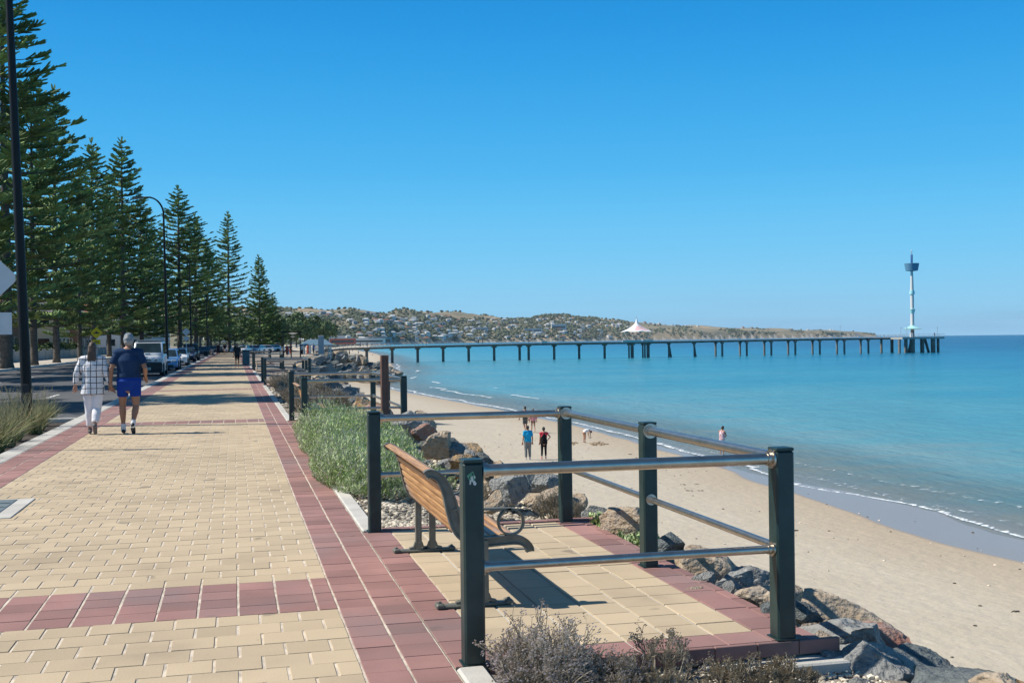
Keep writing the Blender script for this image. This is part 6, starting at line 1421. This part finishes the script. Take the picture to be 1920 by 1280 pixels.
while nh < 285 and tries < 20000:
    tries += 1; px = random.choices([U(380, 540), U(530, 700), U(700, 900), U(900, 1180), U(1180, 1600)], [.6, 2.1, 2.4, 2.7, .8])[0]
    tmax = .72 if px < 1180 else 1.0; t = U(0.0, 1) ** 1.25 * tmax; fr, rr_ = footr(px), ridr(px)
    if px < 760 and U(0, 1) < .25: r = fr - U(30, 700)
    else: r = lerp(fr + 20, rr_, t)
    if px > 1180: r = lerp(fr, rr_, U(.75, 1.0))
    x, y, z = ground_z(px, r)
    if x > float(shore(y)) - 60 and z < 2: continue
    if noise.noise(Vector((px / 60, t * 3, 7))) < -.25: continue
    if any((x - a) ** 2 + (y - b_) ** 2 < 22 ** 2 for a, b_ in hh_pts[-400:]): continue
    if px > 1250 and U(0, 1) < .5: continue
    hh_pts.append((x, y)); me, c1, c2 = TH[random.choices(range(6), [4, 4, 2, 2, 2, 2])[0]]
    o = bpy.data.objects.new('hillside_house', me); C.objects.link(o); o.location = (x, y, z + .6); k = U(.72, 1.12) * (1.0 if r > 2600 else .85); o.scale = (k, k, k * U(.85, 1.15)); o.rotation_euler = (0, 0, U(-.5, .7))
    band = 'on the flat by the beach' if r < fr else 'on the lower slope' if t < .25 else 'halfway up the slope' if t < .5 else 'high on the hill'
    tag(o, 'distant %s house with %s %s, %s' % (c1, c2, band, zone(px)), 'house', 'distant houses on the hills %s %s %s %s' % (c1, c2, band, zone(px))); nh += 1
# buildings on the beach front
mt['redw'] = M('surf_club_red', (.42, .10, .06), .6)
def front(px, Y, w, h, wall, label, roof='rg', d=14):
    r = Y / math.cos(math.atan((px - 960) / F) + YAW); x, y, z = ground_z(px, r); t = thing('beachfront_building', (x, y, max(z, -.3)), label, 'building'); t.rotation_euler = (0, 0, -.15)
    b = MB(); b.box((0, 0, h / 2 - .5), (w, d, h + 1)); b.build('wall', mt[wall], t); b = MB(); b.box((0, 0, h + .3), (w + 2, d + 2, .6)); b.build('roof', mt[roof], t)
    b = MB()
    b.box((0, -d / 2 - .1, h * .45), (w * .86, .25, h * .38)); b.build('window_band', mt['glass'], t)
front(643, 1500, 34, 7, 'redw', 'red surf club building on the far beach front', roof='rw'); front(632, 1540, 22, 11, 'hw', 'white two storey building left of the red surf club', roof='rw')
front(690, 2000, 62, 8, 'hw', 'long white building on the far beach front', roof='rw'); front(712, 2010, 44, 10, 'hg', 'grey building right of the long white one', roof='rg')
front(1048, 4300, 60, 22, 'hw', 'large white block among the houses left of the sail canopy', roof='rw'); front(1000, 4150, 70, 14, 'hw', 'wide white building low in the middle of the bay', roof='rg'); front(900, 3950, 60, 12, 'hw', 'low white building by the shore above the middle of the pier', roof='rw')
# scrub and trees: an uncountable far cover
mt['scrub'] = M('far_scrub', (.075, .09, .05), .9, col2=(.13, .145, .085), scale=.02, tint=True, coords='World')
S_ = MB(); n = 0; tries = 0
while n < 9000 and tries < 80000:
    tries += 1; px = U(330, 1640); fr, rr_ = footr(px), ridr(px); t = U(0, 1.04)
    if U(0, 1) < .2 and px < 800: r = fr - U(0, 1) ** 1.5 * (fr - 900) * .6; t = 0
    else: r = lerp(fr, rr_, t)
    x, y, z = ground_z(px, r)
    if x > float(shore(y)) - 45 and z < 2.5: continue
    dens = 1.05 - .55 * t + .9 * noise.noise(Vector((px / 45, t * 4, 3))) - (.85 if px > 1180 else 0) - (.35 if 560 < px < 1000 and .72 < t < 1 else 0)
    if U(0, 1) > dens: continue
    if any(abs(x - a) < 10 and 0 < b_ - y < 22 for a, b_ in hh_pts) and U(0, 1) < .8: continue
    s = U(2.6, 6.2) * (r / 4000) ** .35; S_.ti = U(.55, 1.5); S_.ico((x, y, z + s * .35), s, jit=.28, sq=(1, 1, U(.6, 1.0))); n += 1
o_ = S_.build('hillside_scrub', mt['scrub'], smooth=False); tag(o_, 'dark green scrub and trees spread over the dry hills across the bay', 'scrub', kind='stuff')
# trees behind the car park and shelter, one by one
def round_tree(seed, R_m, H_):
    rr = random.Random(seed); c = MB(); tr = MB(); tr.tube([(0, 0, -.3), (.1, 0, H_ * .3), (0, .1, H_ * .6)], [.3, .2, .1], n=8)
    for q in range(5): a = rr.uniform(0, 6.28); tr.tube([(.05, .05, H_ * .3), (math.cos(a) * R_m * .5, math.sin(a) * R_m * .5, H_ * .7)], [.12, .05], n=6)
    cl = [(Vector((rr.uniform(-1, 1) * R_m * .62, rr.uniform(-1, 1) * R_m * .62, H_ * rr.uniform(.42, .85))), R_m * rr.uniform(.32, .52)) for _ in range(14)]
    for p0, r0 in cl:
        tt = rr.uniform(.65, 1.25)
        for _ in range(210):
            v = Vector((rr.gauss(0, 1), rr.gauss(0, 1), rr.gauss(0, 1))).normalized(); p = p0 + v * r0 * rr.uniform(.45, 1.1); a = Vector((rr.uniform(-1, 1), rr.uniform(-1, 1), rr.uniform(-1, 1))).normalized() * .34; b_ = a.cross(v).normalized() * .26
            c.quad(p - a, p - b_, p + a, p + b_, t=tt * rr.uniform(.7, 1.3))
    return tr.mesh('trunk', mt['bark']), c.mesh('crown', mt['hedge'])
RT = [round_tree(1, 4.5, 9), round_tree(2, 5, 8), round_tree(3, 4, 10)]
for i, (px, Y, k) in enumerate([(545, 420, 1.25), (556, 470, 1.5), (572, 520, 1.6), (590, 560, 1.5), (604, 600, 1.55), (616, 640, 1.35), (460, 380, 1.2), (440, 400, 1.3), (412, 360, 1.2), (395, 330, 1.3), (528, 400, 1.2), (375, 300, 1.2)]):
    p = PY(px, 650, Y); t = thing('broadleaf_tree', (p.x, Y, -.2), 'dark broadleaf tree %s' % ['just right of the smallest pine', 'behind the pergola lamps', 'left above the shelter roof', 'above the shelter roof', 'right above the shelter roof', 'at the right end of the tree group by the shelter', 'behind the car park seen under the sparse pine', 'behind the lone pine trunk', 'left of the lone pine trunk', 'behind the motorbike', 'behind the smallest pine', 'far left end beyond the lamp posts'][i], 'tree', 'broadleaf trees behind the car park', U(0, 6)); t.scale = (k, k, k)
    for nm, me in zip(('trunk', 'crown'), RT[i % 3]): o = bpy.data.objects.new(nm, me); C.objects.link(o); o.parent = t

# small debris on the sand
random.seed(66)
b = MB()
for _ in range(260):
    y = U(12, 75); x = U(8, float(shore(y)) - 1.0); b.ti = random.choice((.25, .4, 1.6, 2.4, .3)); b.ico((x, y, height(x, y) + .01), U(.015, .05), jit=.3, sq=(1, 1, .4))
for k in range(16):    # broken tide line of weed
    y = U(20, 60); x = float(shore(y)) - float(np.interp(y, [20, 31, 42, 54], [8, 7.5, 6, 4])) + random.gauss(0, .25)
    b.ti = .22
    for q in range(4): b.ico((x + U(-.1, .1), y + U(-.1, .1), height(x, y) + .01), U(.02, .06), jit=.4, sq=(1, 1, .3))
tag(b.build('beach_debris', M('shell_and_weed', (.30, .26, .21), .9, tint=True)), 'scattered shells, pebbles and weed bits on the sand', 'debris', kind='stuff')

# ---------------------------------------------------------------- air
hz_ = bpy.data.materials.new('haze_air'); hz_.use_nodes = True; n_ = hz_.node_tree.nodes; n_.clear(); o_ = n_.new('ShaderNodeOutputMaterial'); v_ = n_.new('ShaderNodeVolumePrincipled')
v_.inputs['Color'].default_value = (.60, .82, 1.0, 1); v_.inputs['Density'].default_value = 2.4e-5; v_.inputs['Anisotropy'].default_value = .2; hz_.node_tree.links.new(v_.outputs[0], o_.inputs['Volume'])
b = MB(); b.box((0, 0, 97), (33000, 33000, 222)); tag(b.build('haze', hz_), 'thin pale blue haze over the bay', kind='stuff')
